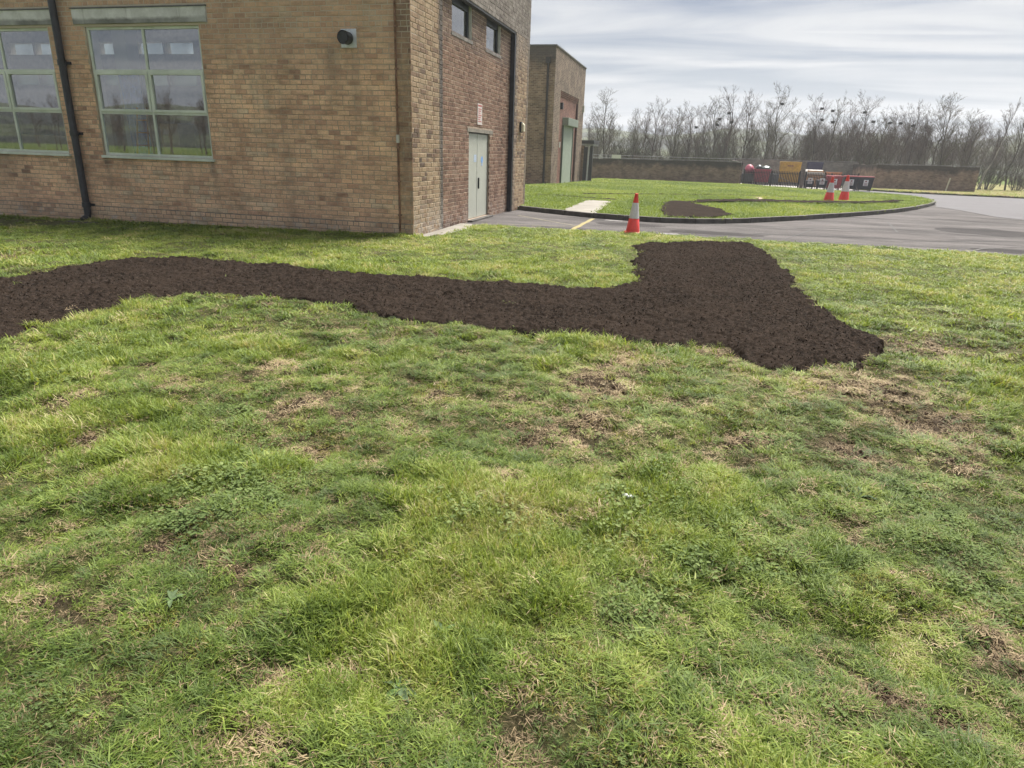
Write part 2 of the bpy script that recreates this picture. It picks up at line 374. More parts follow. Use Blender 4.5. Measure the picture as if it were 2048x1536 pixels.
# ------------------------------------------------------------------ ground, road, island, hills
xs = np.concatenate([np.linspace(-900,-60,14), np.linspace(-50,60,56), np.linspace(75,900,14)])
ys = np.concatenate([np.linspace(-900,-40,14), np.linspace(-30,110,71), np.linspace(125,900,14)])
gx, gy = np.meshgrid(xs, ys); gzv = g0(gx, gy)-0.045
nxg, nyg = len(xs), len(ys); idx = np.arange(nxg*nyg).reshape(nyg, nxg)
fc = np.stack([idx[:-1,:-1], idx[:-1,1:], idx[1:,1:], idx[1:,:-1]], -1).reshape(-1, 4)
tag(mesh_obj('ground', np.stack([gx, gy, gzv], -1).reshape(-1,3), fc.tolist(), M_turf, smooth=True), kind='structure')

road_poly = [(-5.3,13.4),(-4.6,13.5)] + [(x, y-0.5) for x, y in LAWN_EDGE[1:]] + [(60,2),(60,50),(30,53.6),(22.2,55.9),(19.7,56.8),(17.3,57.6),(15.2,59.4),(13.8,62.0),(13.0,66),(13.0,76),(3.0,76),(3.0,61),(-5.3,61)]
sheet('road', road_poly, lambda x, y: g0(x, y)-0.012, M_asph)
sheet('resurfaced_road', [(9.9,32.9),(9.98,29.28),(10.07,27.23),(10.9,25.6),(14,22.4),(22,17),(60,3),(59,49),(30,53.2),(22.1,55.5),(19.5,56.4),(17.1,57.2),(15.0,59.0),(13.4,61.6),(8,61),(7.6,53.4),(9.2,50.8),(11.9,48.3),(12.4,45.8),(12.3,42.5),(11.7,39)], lambda x, y: g0(x, y)-0.006, M_asph2)
sheet('yard_floor', [(3.8,61.9),(12.9,61.8),(12.9,75.5),(3.8,75.5)], lambda x, y: g0(x, y)-0.001, plain('yard_concrete', (0.52,0.50,0.47), 0.85, var=0.12, scale=1.2, dirt=(0.22,0.2,0.18)))

# yellow hatching by the door, white joint in the road
def marking(name, a, b, w, mat, z=0.0):
    a = Vector((a[0], a[1], 0)); b = Vector((b[0], b[1], 0)); d = (b-a).normalized(); nrm = Vector((-d.y, d.x, 0))*w/2
    nseg = 10; v = []; f = []
    for i in range(nseg+1):
        p = a.lerp(b, i/nseg); v += [tuple(p+nrm*(0.9+0.2*math.sin(i*2.3))), tuple(p-nrm*(0.9+0.2*math.cos(i*1.7)))]
    v = [(x, y, float(g0(x, y))-0.008+z) for x, y, _ in v]
    f = [(2*i, 2*i+1, 2*i+3, 2*i+2) for i in range(nseg)]
    return tag(mesh_obj(name, v, f, mat), kind='structure')
def worn_paint(name, col, under, amount):
    mt, n, b = new_mat(name); p = geo_pos(n)
    f = noise(n, 7, 6, 0.75, p)
    n.links.new(mix(n, ramp(n, f, [(amount, (0,0,0)), (amount+0.13, (1,1,1))]), col, under), b.inputs['Base Color']); b.inputs['Roughness'].default_value = 0.8
    return mt
M_yel = worn_paint('worn_yellow_paint', (0.27,0.225,0.085), (0.07,0.065,0.065), 0.53)
M_yel2 = worn_paint('faded_yellow_paint', (0.17,0.155,0.10), (0.07,0.065,0.065), 0.46)
M_wht = worn_paint('faded_white_paint', (0.20,0.195,0.19), (0.07,0.065,0.065), 0.44)
marking('bay_line', (-2.60,14.7), (-2.55,18.3), 0.13, M_yel, 0.002)
marking('hatch_line', (-4.55,18.1), (-2.66,16.2), 0.09, M_yel2)
marking('hatch_line', (-4.80,15.45), (-2.68,16.02), 0.09, M_yel2)
marking('faded_road_patch', (-0.7,15.55), (-0.25,15.6), 0.35, M_wht)
marking('drain_cover', (-2.2,18.15), (-1.75,18.05), 0.22, plain('drain_iron', (0.22,0.21,0.21), 0.6, var=0.4, scale=30))
for a, b in (((10.0,32.7),(9.98,29.3)),((9.98,29.3),(10.07,27.2)),((10.07,27.2),(10.9,25.6)),((10.9,25.6),(14.2,22.2))):
    marking('road_joint', a, b, 0.045, plain('joint_mortar', (0.125,0.12,0.117), 0.8, var=0.2), 0.006)
marking('road_joint', (5.1,15.0), (5.89,16.14), 0.04, plain('joint_mortar', (0.125,0.12,0.117)), 0.006)
marking('road_joint', (5.89,16.14), (8.2,18.2), 0.04, plain('joint_mortar', (0.125,0.12,0.117)), 0.006)
def patch(cx, cy_, rx, ry, seed, mat, dz):
    rg_ = random.Random(seed); sheet('road_patch', [(cx+rx*math.cos(t*0.4189)*rg_.uniform(0.75,1.15), cy_+ry*math.sin(t*0.4189)*rg_.uniform(0.75,1.15)) for t in range(15)], lambda x, y: g0(x, y)-0.012+dz, mat)
M_rp1 = asphalt_mat('dark_road_patch', (0.020,0.018,0.018), (0.042,0.038,0.038), 0.92); M_rp2 = asphalt_mat('pale_road_patch', (0.06,0.055,0.054), (0.11,0.10,0.098), 0.92)
for q in ((0.6,16.3,1.2,0.4,1,M_rp1,0.002),(4.6,18.0,1.6,0.7,2,M_rp2,0.002),(7.6,20.5,1.3,1.2,3,M_rp1,0.0022),(3.0,19.8,1.0,0.5,4,M_rp2,0.0018),(9.5,16.4,1.7,0.6,5,M_rp2,0.0023),(-1.5,17.2,0.9,0.4,6,M_rp1,0.0017),(8.4,25.5,0.8,1.3,7,M_rp2,0.002),(6.4,16.0,1.0,0.35,8,M_rp1,0.0026)): patch(*q)
M_crack = plain('tar_seam', (0.035,0.034,0.035), 0.7)
for a, b, w in (((8.5,17.6),(13.5,22.4),0.06),((7.2,24.6),(10.2,25.2),0.05),((2.0,15.9),(2.9,18.4),0.04),((4.6,16.9),(9.4,19.4),0.05),((-3.6,15.7),(-0.8,15.4),0.04),((9.6,20.8),(12.5,18.6),0.05),((1.4,16.6),(4.4,17.4),0.05),((2.6,18.8),(6.8,20.6),0.06),((3.3,15.6),(7.6,16.7),0.05),((6.3,22.2),(9.5,24.0),0.06),((-1.0,16.9),(1.3,16.55),0.04),((5.0,19.0),(5.6,22.6),0.05)):
    marking('tar_seam', a, b, w, M_crack, 0.001)

# the raised lawn island with its kerb
isl = [(-30,20.0),(-5.1,20.0)] + KERB + [(3.3,61.4),(-30,63.5)]
sheet('island_lawn', isl, lambda x, y: g0(x, y)+0.075, M_turf, step=4, skirt=0.12)
kerb_root = tag(empty('kerb', (0,0,0)), kind='structure')
def along(pts, step):
    P = [Vector((x, y, 0)) for x, y in pts]; out = []; acc = 0
    for a, b in zip(P[:-1], P[1:]):
        L = (b-a).length; t = acc
        while t < L: out.append(a.lerp(b, t/L)); t += step
        acc = t-L
    return out
rng = random.Random(4)
def lay_kerb(pts, root, length=0.915, lim=300, zt=0.115):
    ks = along(pts, length)
    unit = None
    for a, b in zip(ks[:-1], ks[1:]):
        L = (b-a).length; mid = (a+b)/2; ang = math.atan2(b.y-a.y, b.x-a.x)
        if unit is None:
            mbk = MB().box((-0.5,-0.065,-0.2),(0.5,0.065,zt)); unit = mbk.build('kerb_stone', M_kerb, root, bevel=0.012); o = unit
        else:
            o = unit.copy(); COL.objects.link(o); o.parent = root
        o.location = (mid.x, mid.y, float(g0(mid.x, mid.y))+rng.uniform(-0.006, 0.006)); o.rotation_euler = (0,0,ang+rng.uniform(-0.006,0.006)); o.scale = (L-0.012, 1, 1)
lay_kerb(KERB, kerb_root)
verge_root = tag(empty('far_kerb', (0,0,0)), kind='structure')
VERGE = [(13.9,62.0),(15.2,59.7),(17.3,57.9),(19.7,57.0),(22.2,56.1),(30,53.8),(44,51)]
lay_kerb(VERGE, verge_root)
sheet('verge', VERGE + [(60,47.5),(60,110),(13.2,110),(13.2,66)], lambda x, y: g0(x, y)+0.07, M_verge, step=5, skirt=0.1)
# concrete path over the island, small bare slabs and worn patches
sheet('path', [(-3.62,19.27),(-3.66,24.5),(-2.76,24.4),(-2.56,18.75)], lambda x, y: g0(x, y)+0.088, M_conc)
sheet('path', [(-5.07,19.98),(-5.07,20.95),(-4.3,20.95),(-4.0,20.2),(-4.15,19.55)], lambda x, y: g0(x, y)+0.086, M_conc)
sheet('bare_sand_patch', [(2.24,32.3),(2.82,33.0),(2.95,31.2),(2.72,29.4),(2.14,29.2),(2.4,30.8)], lambda x, y: g0(x, y)+0.086, plain('sandy_soil', (0.36,0.28,0.20), 0.95, var=0.2, scale=4))
sheet('concrete_cover', [(-3.7,52.5),(-2.9,53.2),(-2.7,50.4),(-3.4,49.8)], lambda x, y: g0(x, y)+0.09, M_conc)

# soil sheets on the island
def soil_sheet(name, poly, seed, base, step=0.05, rise=0.05):
    px = [p[0] for p in poly]; py = [p[1] for p in poly]
    xa = np.arange(min(px)-0.15, max(px)+0.15, step); ya = np.arange(min(py)-0.15, max(py)+0.15, step*1.6)
    X, Y = np.meshgrid(xa, ya)
    jx = X+0.25*(fbm(X*2.5, Y*2.5, seed, 3)-0.5); jy = Y+0.25*(fbm(X*2.5, Y*2.5, seed+5, 3)-0.5)
    inside = in_poly(jx, jy, poly)
    Z = g0(X, Y)+base+rise*fbm(X*7, Y*7, seed+9, 4)
    return grid_faces(name, X, Y, Z, inside, M_soil)
def grid_faces(name, X, Y, Z, keep, mat, attr=None, smooth=True):
    ny, nx = X.shape
    k = keep[:-1,:-1] & keep[1:,:-1] & keep[:-1,1:] & keep[1:,1:]
    ii = np.arange(nx*ny).reshape(ny, nx)
    q = np.stack([ii[:-1,:-1][k], ii[:-1,1:][k], ii[1:,1:][k], ii[1:,:-1][k]], -1)
    used = np.unique(q); remap = -np.ones(nx*ny, int); remap[used] = np.arange(len(used)); q = remap[q]
    V = np.stack([X, Y, Z], -1).reshape(-1, 3)[used]
    me = bpy.data.meshes.new(name); me.vertices.add(len(V)); me.vertices.foreach_set('co', V.astype(np.float32).ravel())
    me.loops.add(q.size); me.loops.foreach_set('vertex_index', q.astype(np.int32).ravel())
    me.polygons.add(len(q)); me.polygons.foreach_set('loop_start', (np.arange(len(q))*4).astype(np.int32)); me.polygons.foreach_set('loop_total', np.full(len(q), 4, np.int32))
    me.update(); me.validate()
    me.polygons.foreach_set('use_smooth', np.full(len(q), smooth))
    if attr is not None:
        a = me.attributes.new('bare', 'FLOAT', 'POINT'); a.data.foreach_set('value', attr.reshape(-1)[used].astype(np.float32))
    me.materials.append(mat); o = bpy.data.objects.new(name, me); COL.objects.link(o)
    return o
SOIL2 = [(-1.03,25.07),(-0.76,25.7),(0.20,26.1),(0.1,24.69),(0.81,22.83),(1.1,20.60),(0.86,19.8),(0.58,19.3),(0.2,19.0),(-0.7,18.65),(-0.96,21.13)]
TR1 = [(0.0,26.0),(1.68,27.85),(2.82,28.44),(3.94,28.68),(5.95,29.93),(7.76,32.26),(9.06,35.15)]
TR2 = [(-4.46,27.71),(-2.40,29.16),(1.98,33.19),(3.30,33.60),(5.26,35.38)]
TR4 = [(-5.9,26.2),(-4.3,25.7),(-2.65,24.95)]
TR3 = [(-7.5,49.4),(-5.48,46.12),(-3.35,43.84)]
def ribbon(pts, w): return [(x, y-w/2) for x, y in pts]+[(x, y+w/2) for x, y in pts[::-1]]
tag(soil_sheet('soil_bed', SOIL2, 300, 0.10), kind='structure')
tag(soil_sheet('soil_strip', ribbon(TR1, 1.5), 310, 0.11, 0.08, 0.07), kind='structure')
tag(soil_sheet('soil_strip', ribbon(TR2, 0.6), 320, 0.095, 0.08, 0.06), kind='structure')
tag(soil_sheet('soil_strip', ribbon(TR4, 0.45), 340, 0.09, 0.06, 0.06), kind='structure')
tag(soil_sheet('soil_strip', ribbon(TR3, 0.7), 330, 0.08, 0.08, 0.08), kind='structure')

# near lawn floor
stp = 0.055
xa = np.arange(-17.5, 10.5, stp); ya = np.arange(0.2, 15.1, stp)
X, Y = np.meshgrid(xa, ya)
edge_y = np.interp(X, [p[0] for p in LAWN_EDGE], [p[1] for p in LAWN_EDGE])
edge_y = np.where(X < -5.0, 12.10, edge_y)+0.10*(fbm(X*2, Y*0+3, 77, 3)-0.5)
keep = Y < edge_y
keep &= ~((X < -4.8) & (Y > 12.09)) & ~((X < -4.55-0.12*np.abs(Y-13.6)) & (Y > 12.9) & (Y < 14.7))
B = bare_mask(X, Y); S = soil_d(X, Y)
Zl = lawn_z(X, Y) - 0.02*B*(0.4+fbm(X*9, Y*9, 51, 3)) - 0.05*(S > 0.75)
Zl = np.where(edge_y-Y < 0.12, g0(X, Y)-0.015+0.02*np.clip((edge_y-Y)/0.12, 0, 1), Zl)
lawn = tag(grid_faces('lawn', X, Y, Zl, keep & (S < 0.99), M_lawn, B), kind='structure')
for q in ([(-24,-6),(16,-6),(16,0.25),(-24,0.25)], [(10.3,0.25),(16,0.25),(16,13.0),(10.3,14.0)], [(-24,0.25),(-17.4,0.25),(-17.4,12.02),(-24,12.02)]):
    sheet('lawn_beyond', q, lambda x, y: g0(x, y)+0.02, M_turf)

# near soil bed: crumbly raked topsoil
st2 = 0.0165
xa = np.arange(-9.6, 2.0, st2); ya = np.arange(2.7, 14.3, st2*1.15)
X, Y = np.meshgrid(xa, ya); S = soil_d(X, Y)
def soil_lumps(x, y): return 0.022*fbm(x*5, y*5, 201, 3) + 0.020*vn(x*14, y*14, 211)**2 + 0.034*vn(x*27+3*vn(x*9, y*9, 5), y*27, 221)**2 + 0.020*vn(x*48, y*48, 231) + 0.03*(fbm(x*1.6, y*1.6, 251, 3)-0.5)
Zs = g0(X, Y) + 0.020 + S*0.034 + (0.45+0.55*S)*soil_lumps(X, Y)
Zs = Zs - 0.075*np.clip((0.62-S)/0.34, 0, 1)**1.5
tag(grid_faces('soil_bed', X, Y, Zs, S > 0.20, M_soil, smooth=True), kind='structure')

# hills all round
def hills():
    na, nr = 240, 9; v = []; f = []
    rad = [230,280,330,390,450,510,570,640,760]
    for i in range(na):
        az = 2*math.pi*i/na; deg = math.degrees(az); d = (deg+180) % 360-180
        back = 0.5-0.5*math.cos(R(min(180, abs(d-6))*1.0))
        back = max(0, min(1, (abs(d-6)-45)/70)); back = back*back*(3-2*back)
        H = 21+3.5*math.sin(d*0.21+0.6)+2.0*math.sin(d*0.63)+ (7.5 if d > 16 else 0)*min(1, max(0, (d-16)/5)) + 4*max(0, 1-abs(d+9)/4) + 6*back
        for j, r in enumerate(rad):
            t = j/(nr-2); t = min(1, t); s = t*t*(3-2*t)
            nz = float(fbm(np.array([math.cos(az)*r/45]), np.array([math.sin(az)*r/45]), 91, 4)[0])
            z = -0.75 + s*H*(0.82+0.36*nz) if j < nr-1 else -5
            v.append((math.sin(az)*r, math.cos(az)*r, z))
    for i in range(na):
        for j in range(nr-1):
            a = i*nr+j; b = ((i+1) % na)*nr+j; f.append((a, a+1, b+1, b))
    mt, n, b = new_mat('hill_fields'); p = geo_pos(n)
    f1 = noise(n, 0.02, 5, 0.6, p); f2 = noise(n, 0.15, 6, 0.7, p)
    c = ramp(n, f1, [(0.40, (0.035,0.040,0.028)), (0.5, (0.05,0.06,0.03)), (0.56, (0.10,0.12,0.05))])
    c = mix(n, 1.0, c, ramp(n, f2, [(0.3, (0.5,0.5,0.5)), (0.7, (1.3,1.3,1.3))]), 'MULTIPLY')
    n.links.new(c, b.inputs['Base Color']); b.inputs['Roughness'].default_value = 1; b.inputs['Specular IOR Level'].default_value = 0.05
    bump(n, b, f2, 0.8, 4.0)
    tag(mesh_obj('hills', v, f, mt, smooth=True), kind='structure')
hills()

# ------------------------------------------------------------------ brick building
ZTOP = 4.75; ZREAR = 5.95; XP = -5.19; YP0, YP1, ZB = 13.65, 19.30, 4.62     # recessed panel: plane, extent, soffit
XL, YB = -24.0, 20.85
def ztop(y): return ZTOP+(ZREAR-ZTOP)*(y-Y0)/(YB-Y0)  # unseen roof slope, kept low at the front to shorten the building's shadow
DOOR = (15.72, 17.40, 0.03, 2.02); W1 = (14.55, 15.88, 3.92, ZB); W2 = (16.97, 18.22, 3.92, ZB)
WIN = [(-15.42, -12.80, 1.30, 3.67), (-11.90, -9.30, 1.30, 3.67)]

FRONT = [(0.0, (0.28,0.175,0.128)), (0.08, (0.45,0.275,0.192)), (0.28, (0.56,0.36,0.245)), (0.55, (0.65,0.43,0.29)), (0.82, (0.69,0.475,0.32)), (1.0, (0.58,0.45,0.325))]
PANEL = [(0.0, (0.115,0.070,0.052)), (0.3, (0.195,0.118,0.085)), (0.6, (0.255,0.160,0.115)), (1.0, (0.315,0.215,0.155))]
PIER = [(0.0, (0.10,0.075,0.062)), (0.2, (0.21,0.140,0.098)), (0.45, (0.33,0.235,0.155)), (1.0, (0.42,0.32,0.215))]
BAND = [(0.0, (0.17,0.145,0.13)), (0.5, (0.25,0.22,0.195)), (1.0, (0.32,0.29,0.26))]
def front_stain(n, p, c):
    # soot-dark strip of brickwork beside the corner, damp plinth, redder band high up
    c = mix(n, 1.0, c, ramp(n, noise(n, 1.7, 6, 0.68, p), [(0.3, (0.78,0.76,0.74)), (0.5, (1.06,1.06,1.06)), (0.7, (1.28,1.26,1.2))]), 'MULTIPLY')
    c = mix(n, 1.0, c, ramp(n, noise(n, 1.0, 5, 0.7, mapped(n, p, (1.1, 1.0, 7.5))), [(0.36, (0.70,0.69,0.68)), (0.5, (1.06,1.05,1.04))]), 'MULTIPLY')   # courses that weathered darker
    for wx, wz, ww, wl_ in ((-11.85,1.25,0.10,0.9),(-10.2,1.2,0.12,0.5),(-9.3,1.22,0.10,1.0),(-12.75,1.2,0.10,0.8),(-14.7,1.25,0.9,0.9),(-6.6,3.25,0.2,0.9)):
        sx_ = n.nodes.new('ShaderNodeSeparateXYZ'); n.links.new(p, sx_.inputs[0])
        ax_ = math_n(n, 'MULTIPLY', math_n(n, 'ABSOLUTE', math_n(n, 'SUBTRACT', math_n(n, 'ADD', sx_.outputs[0], math_n(n, 'MULTIPLY', math_n(n, 'SUBTRACT', noise(n, 5, 4, 0.7, p), 0.5), 0.35)), wx)), 1.0/ww)
        mx_ = math_n(n, 'SUBTRACT', 1.0, ax_, True); mz_ = math_n(n, 'MULTIPLY', axis_mask(n, p, 2, wz-wl_, wz-0.1, 0.25, 5), math_n(n, 'LESS_THAN', sx_.outputs[2], wz+0.05))
        c = mix(n, math_n(n, 'MULTIPLY', math_n(n, 'MULTIPLY', mx_, mz_), 0.62), c, (0.13,0.11,0.09))
    red = axis_mask(n, p, 2, 2.7, 3.5, 1.2, 0.8)
    c = mix(n, math_n(n, 'MULTIPLY', red, 0.45), c, (0.30,0.20,0.15))
    k = axis_mask(n, p, 0, -5.38, -5.26, 0.16, 3)
    c = mix(n, math_n(n, 'MULTIPLY', k, 0.85), c, mix(n, 1.0, c, ramp(n, noise(n, 7, 5, 0.7, p), [(0.35, (0.30,0.31,0.33)), (0.65, (0.66,0.66,0.66))]), 'MULTIPLY'))
    lowm = axis_mask(n, p, 2, 0.34, 0.12, 0.35, 2.0)
    c = mix(n, math_n(n, 'MULTIPLY', lowm, 0.4), c, (0.27,0.225,0.175))
    ef = math_n(n, 'MULTIPLY', axis_mask(n, p, 2, 0.30, 0.0, 0.2, 5), math_n(n, 'GREATER_THAN', noise(n, 4.5, 5, 0.7, p), 0.56))
    return mix(n, math_n(n, 'MULTIPLY', ef, 0.6), c, (0.42,0.40,0.37))
def pier_stain(n, p, c):
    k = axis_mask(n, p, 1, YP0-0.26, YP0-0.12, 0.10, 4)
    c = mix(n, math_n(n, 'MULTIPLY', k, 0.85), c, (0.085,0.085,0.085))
    ef = math_n(n, 'MULTIPLY', axis_mask(n, p, 2, 0.75, 0.1, 0.6, 3), math_n(n, 'GREATER_THAN', noise(n, 5.5, 5, 0.7, p), 0.46))
    return mix(n, math_n(n, 'MULTIPLY', ef, 0.55), c, (0.44,0.41,0.37))
def end_stain(n, p, c):
    k2 = axis_mask(n, p, 1, 20.55, 20.68, 0.16, 4)
    c = mix(n, math_n(n, 'MULTIPLY', k2, 0.6), c, (0.13,0.12,0.11))
    k3 = axis_mask(n, p, 1, 19.62, 19.45, 0.16, 4)
    c = mix(n, math_n(n, 'MULTIPLY', k3, 0.5), c, (0.15,0.14,0.135))
    k4 = axis_mask(n, p, 2, 3.6, 4.4, 0.7, 2)
    return mix(n, math_n(n, 'MULTIPLY', k4, 0.6), c, (0.25,0.22,0.195))
def panel_stain(n, p, c):
    ef = math_n(n, 'MULTIPLY', axis_mask(n, p, 2, 0.6, 0.1, 0.5, 3), math_n(n, 'GREATER_THAN', noise(n, 6, 5, 0.7, p), 0.5))
    c = mix(n, math_n(n, 'MULTIPLY', ef, 0.4), c, (0.40,0.36,0.33))
    s = n.nodes.new('ShaderNodeSeparateXYZ'); n.links.new(p, s.inputs[0])
    g = axis_mask(n, p, 2, 3.62, 3.85, 0.15, 5)       # darker from just under the high window sills upwards
    return mix(n, math_n(n, 'MULTIPLY', g, 0.35), c, (0.15,0.14,0.13))
def mortar_mat(name, col, stain=None):
    mt, n, b = new_mat(name); p = geo_pos(n); f = noise(n, 5, 6, 0.7, p)
    c = ramp(n, f, [(0.3, tuple(v*0.6 for v in col)), (0.7, tuple(v*1.2 for v in col))])
    if stain: c = stain(n, p, c)
    n.links.new(c, b.inputs['Base Color']); b.inputs['Roughness'].default_value = 0.95; b.inputs['Specular IOR Level'].default_value = 0.15
    bump(n, b, noise(n, 70, 4, 0.7, p), 0.5, 0.004)
    return mt
def mortar_front_fn(n, p, c):
    hi = axis_mask(n, p, 2, 2.9, 3.6, 1.0, 0.8)
    return mix(n, math_n(n, 'MULTIPLY', hi, 0.75), c, (0.52,0.46,0.38))
M_mort_f = mortar_mat('front_mortar', (0.40,0.325,0.245), mortar_front_fn)
M_mort_p = mortar_mat('panel_mortar', (0.46,0.37,0.29))
M_mort_q = mortar_mat('pier_mortar', (0.43,0.36,0.27), pier_stain)
M_mort_e = mortar_mat('end_pier_mortar', (0.40,0.34,0.26), end_stain)
M_mort_b = mortar_mat('band_mortar', (0.27,0.25,0.225))

bld = empty('brick_building', (X0, Y0, 0))
tag(bld, 'large weathered brown brick building with green framed windows nearest the camera', 'building')
class Part:
    pass
def child(mb, name, mat, parent, **kw):
    """geometry is given in world metres; the parent Empty sits at the corner of the building"""
    o = mb.build(name, mat, None, **kw); o.parent = parent; o.matrix_parent_inverse = Matrix.Translation(-parent_world(parent))
    return o
def parent_world(p):
    v = Vector(p.location)
    if p.parent: v = v + parent_world(p.parent)
    pi = p.matrix_parent_inverse.translation if p.parent else Vector((0,0,0))
    return v + pi
def slab_rects(u0, u1, z0, z1, ops):
    us = sorted({u0, u1, *[min(max(a, u0), u1) for o in ops for a in o[:2]]}); zs = sorted({z0, z1, *[min(max(a, z0), z1) for o in ops for a in o[2:]]})
    out = []
    for zi in range(len(zs)-1):
        run = None
        for ui in range(len(us)-1):
            uc = (us[ui]+us[ui+1])/2; zc = (zs[zi]+zs[zi+1])/2
            solid = not any(o[0] < uc < o[1] and o[2] < zc < o[3] for o in ops)
            if solid: run = [us[ui], us[ui+1]] if run is None else [run[0], us[ui+1]]
            if (not solid or ui == len(us)-2) and run: out.append((run[0], run[1], zs[zi], zs[zi+1])); run = None
    return out
COURSE = 0.0857; SL, HL, JT = 0.2255, 0.108, 0.0105
def lay(u0, u1, z0, z1, ops, bond, seed):
    """brick rectangles (u centre, z centre, width, height) of one wall face"""
    rg = random.Random(seed); out = []; k = 0; z = z0
    while z < z1-0.03:
        h = COURSE-JT; zc = z+h/2
        cuts = sorted([(o[0], o[1]) for o in ops if o[2]-0.02 < zc < o[3]+0.02])
        u = u0 - rg.uniform(0, 0.004); seq = 0
        if bond == 'flemish': pat = [SL, HL] if k % 2 == 0 else [HL, SL]; off = 0 if k % 2 == 0 else -(SL-HL)/4
        elif bond == 'english': pat = [HL] if k % 5 == 4 else [SL]; off = (-SL/2 if k % 2 else 0) - (0 if k % 5 != 4 else -0.055)
        else: pat = [HL]; off = -HL/2*(k % 2)
        u += off
        while u < u1:
            w = pat[seq % len(pat)]*rg.uniform(0.985, 1.01); a, b = max(u, u0), min(u+w, u1)
            segs = [(a, b)]
            for c0, c1 in cuts:
                ns = []
                for s0, s1 in segs:
                    if s1 <= c0 or s0 >= c1: ns.append((s0, s1))
                    else:
                        if s0 < c0-0.02: ns.append((s0, c0))
                        if s1 > c1+0.02: ns.append((c1, s1))
                segs = ns
            for s0, s1 in segs:
                if s1-s0 > 0.025: out.append(((s0+s1)/2, zc+rg.uniform(-0.002,0.002), s1-s0, h*rg.uniform(0.97,1.02)))
            u += w+JT; seq += 1
        z += COURSE; k += 1
    return out
def brick_mesh_np(items, axis, plane, out, seed):
    """joined bricks: axis 'x' -> face looks to -Y at y=plane; 'y' -> face looks to +X at x=plane"""
    rg = np.random.default_rng(seed); it = np.array(items); n = len(it)
    dep = 0.024; pr = rg.uniform(-0.0035, 0.0015, n) if out else np.zeros(n); tw = rg.normal(0, 0.0009, (n, 4)); ch = 0.006
    u, z, w, h = it.T
    V = np.zeros((n, 12, 3)); sgn = [(-1,-1),(1,-1),(1,1),(-1,1)]
    for i, (a, b) in enumerate(sgn):
        for lay_, (d, sh) in enumerate(((-pr+tw[:,i], ch), (-pr+ch*0.8, 0.0), (np.full(n, dep), 0.0))):
            uu = u+a*(w/2-sh); zc = z+b*(h/2-sh); k = lay_*4+i
            if axis == 'x': V[:,k,0] = uu; V[:,k,1] = plane+d; V[:,k,2] = zc
            else: V[:,k,0] = plane-d; V[:,k,1] = uu; V[:,k,2] = zc
    F = [(0,1,2,3)] + [((i)%4+4, (i+1)%4+4, (i+1)%4, i) for i in range(4)] + [(i+8, (i+1)%4+8, (i+1)%4+4, i+4) for i in range(4)]
    F = np.array(F)
    faces = (F[None]+12*np.arange(n)[:,None,None]).reshape(-1, 4)
    return V.reshape(-1, 3), faces
def view_size(axis, plane, it):
    u, z, w, h = it
    p = Vector((u, plane, z)) if axis == 'x' else Vector((plane, u, z)); nrm = Vector((0,-1,0)) if axis == 'x' else Vector((1,0,0))
    d = Vector((0,0,EYE))-p; q = camo.matrix_world.inverted() @ p
    sx = q.x/-q.z*1343+1024; sy_ = 768-q.y/-q.z*1343
    if not (0 < sx < 2048 and 0 < sy_ < 1536): return 0
    return w*h*max(0, nrm.dot(d.normalized()))/d.length_squared
faces_spec = []    # (name, axis, plane, items, stops, stain)
PLZ = 0.26
PL = lay(-16.4, X0, PLZ-5*COURSE, PLZ, [], 'english', 8)
FR = lay(-16.4, X0, PLZ+0.006, ZTOP, [(a-0.01, b+0.01, c, d) for a, b, c, d in WIN]+[(a-0.24, b+0.21, 3.67, 3.99) for a, b, c, d in WIN], 'english', 1)
PI1 = lay(Y0+0.026, YP0, -0.0857*1, ZB, [], 'flemish', 2)
PI2 = lay(YP1, YB-0.026, -0.0857, ZB, [], 'flemish', 3)
PA = lay(YP0, YP1, -0.0857, ZB, [DOOR, (15.60, 17.66, 2.0, 2.10), W1, W2], 'flemish', 4)
BA = [q for q in lay(Y0+0.026, YB, ZB, ZREAR, [], 'flemish', 5) if q[1]+q[3]/2 < ztop(q[0])]
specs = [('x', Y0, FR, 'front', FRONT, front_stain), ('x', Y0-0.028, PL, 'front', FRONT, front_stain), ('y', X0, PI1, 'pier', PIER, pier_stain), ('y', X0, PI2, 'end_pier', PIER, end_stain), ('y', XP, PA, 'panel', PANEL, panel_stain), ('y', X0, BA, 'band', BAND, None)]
score = []
for si, (ax, pl, its, nm, stp_, sf) in enumerate(specs):
    for k, it in enumerate(its): score.append((view_size(ax, pl, it), si, k))
score.sort(reverse=True); single = {(s, k) for _, s, k in score[:300]}

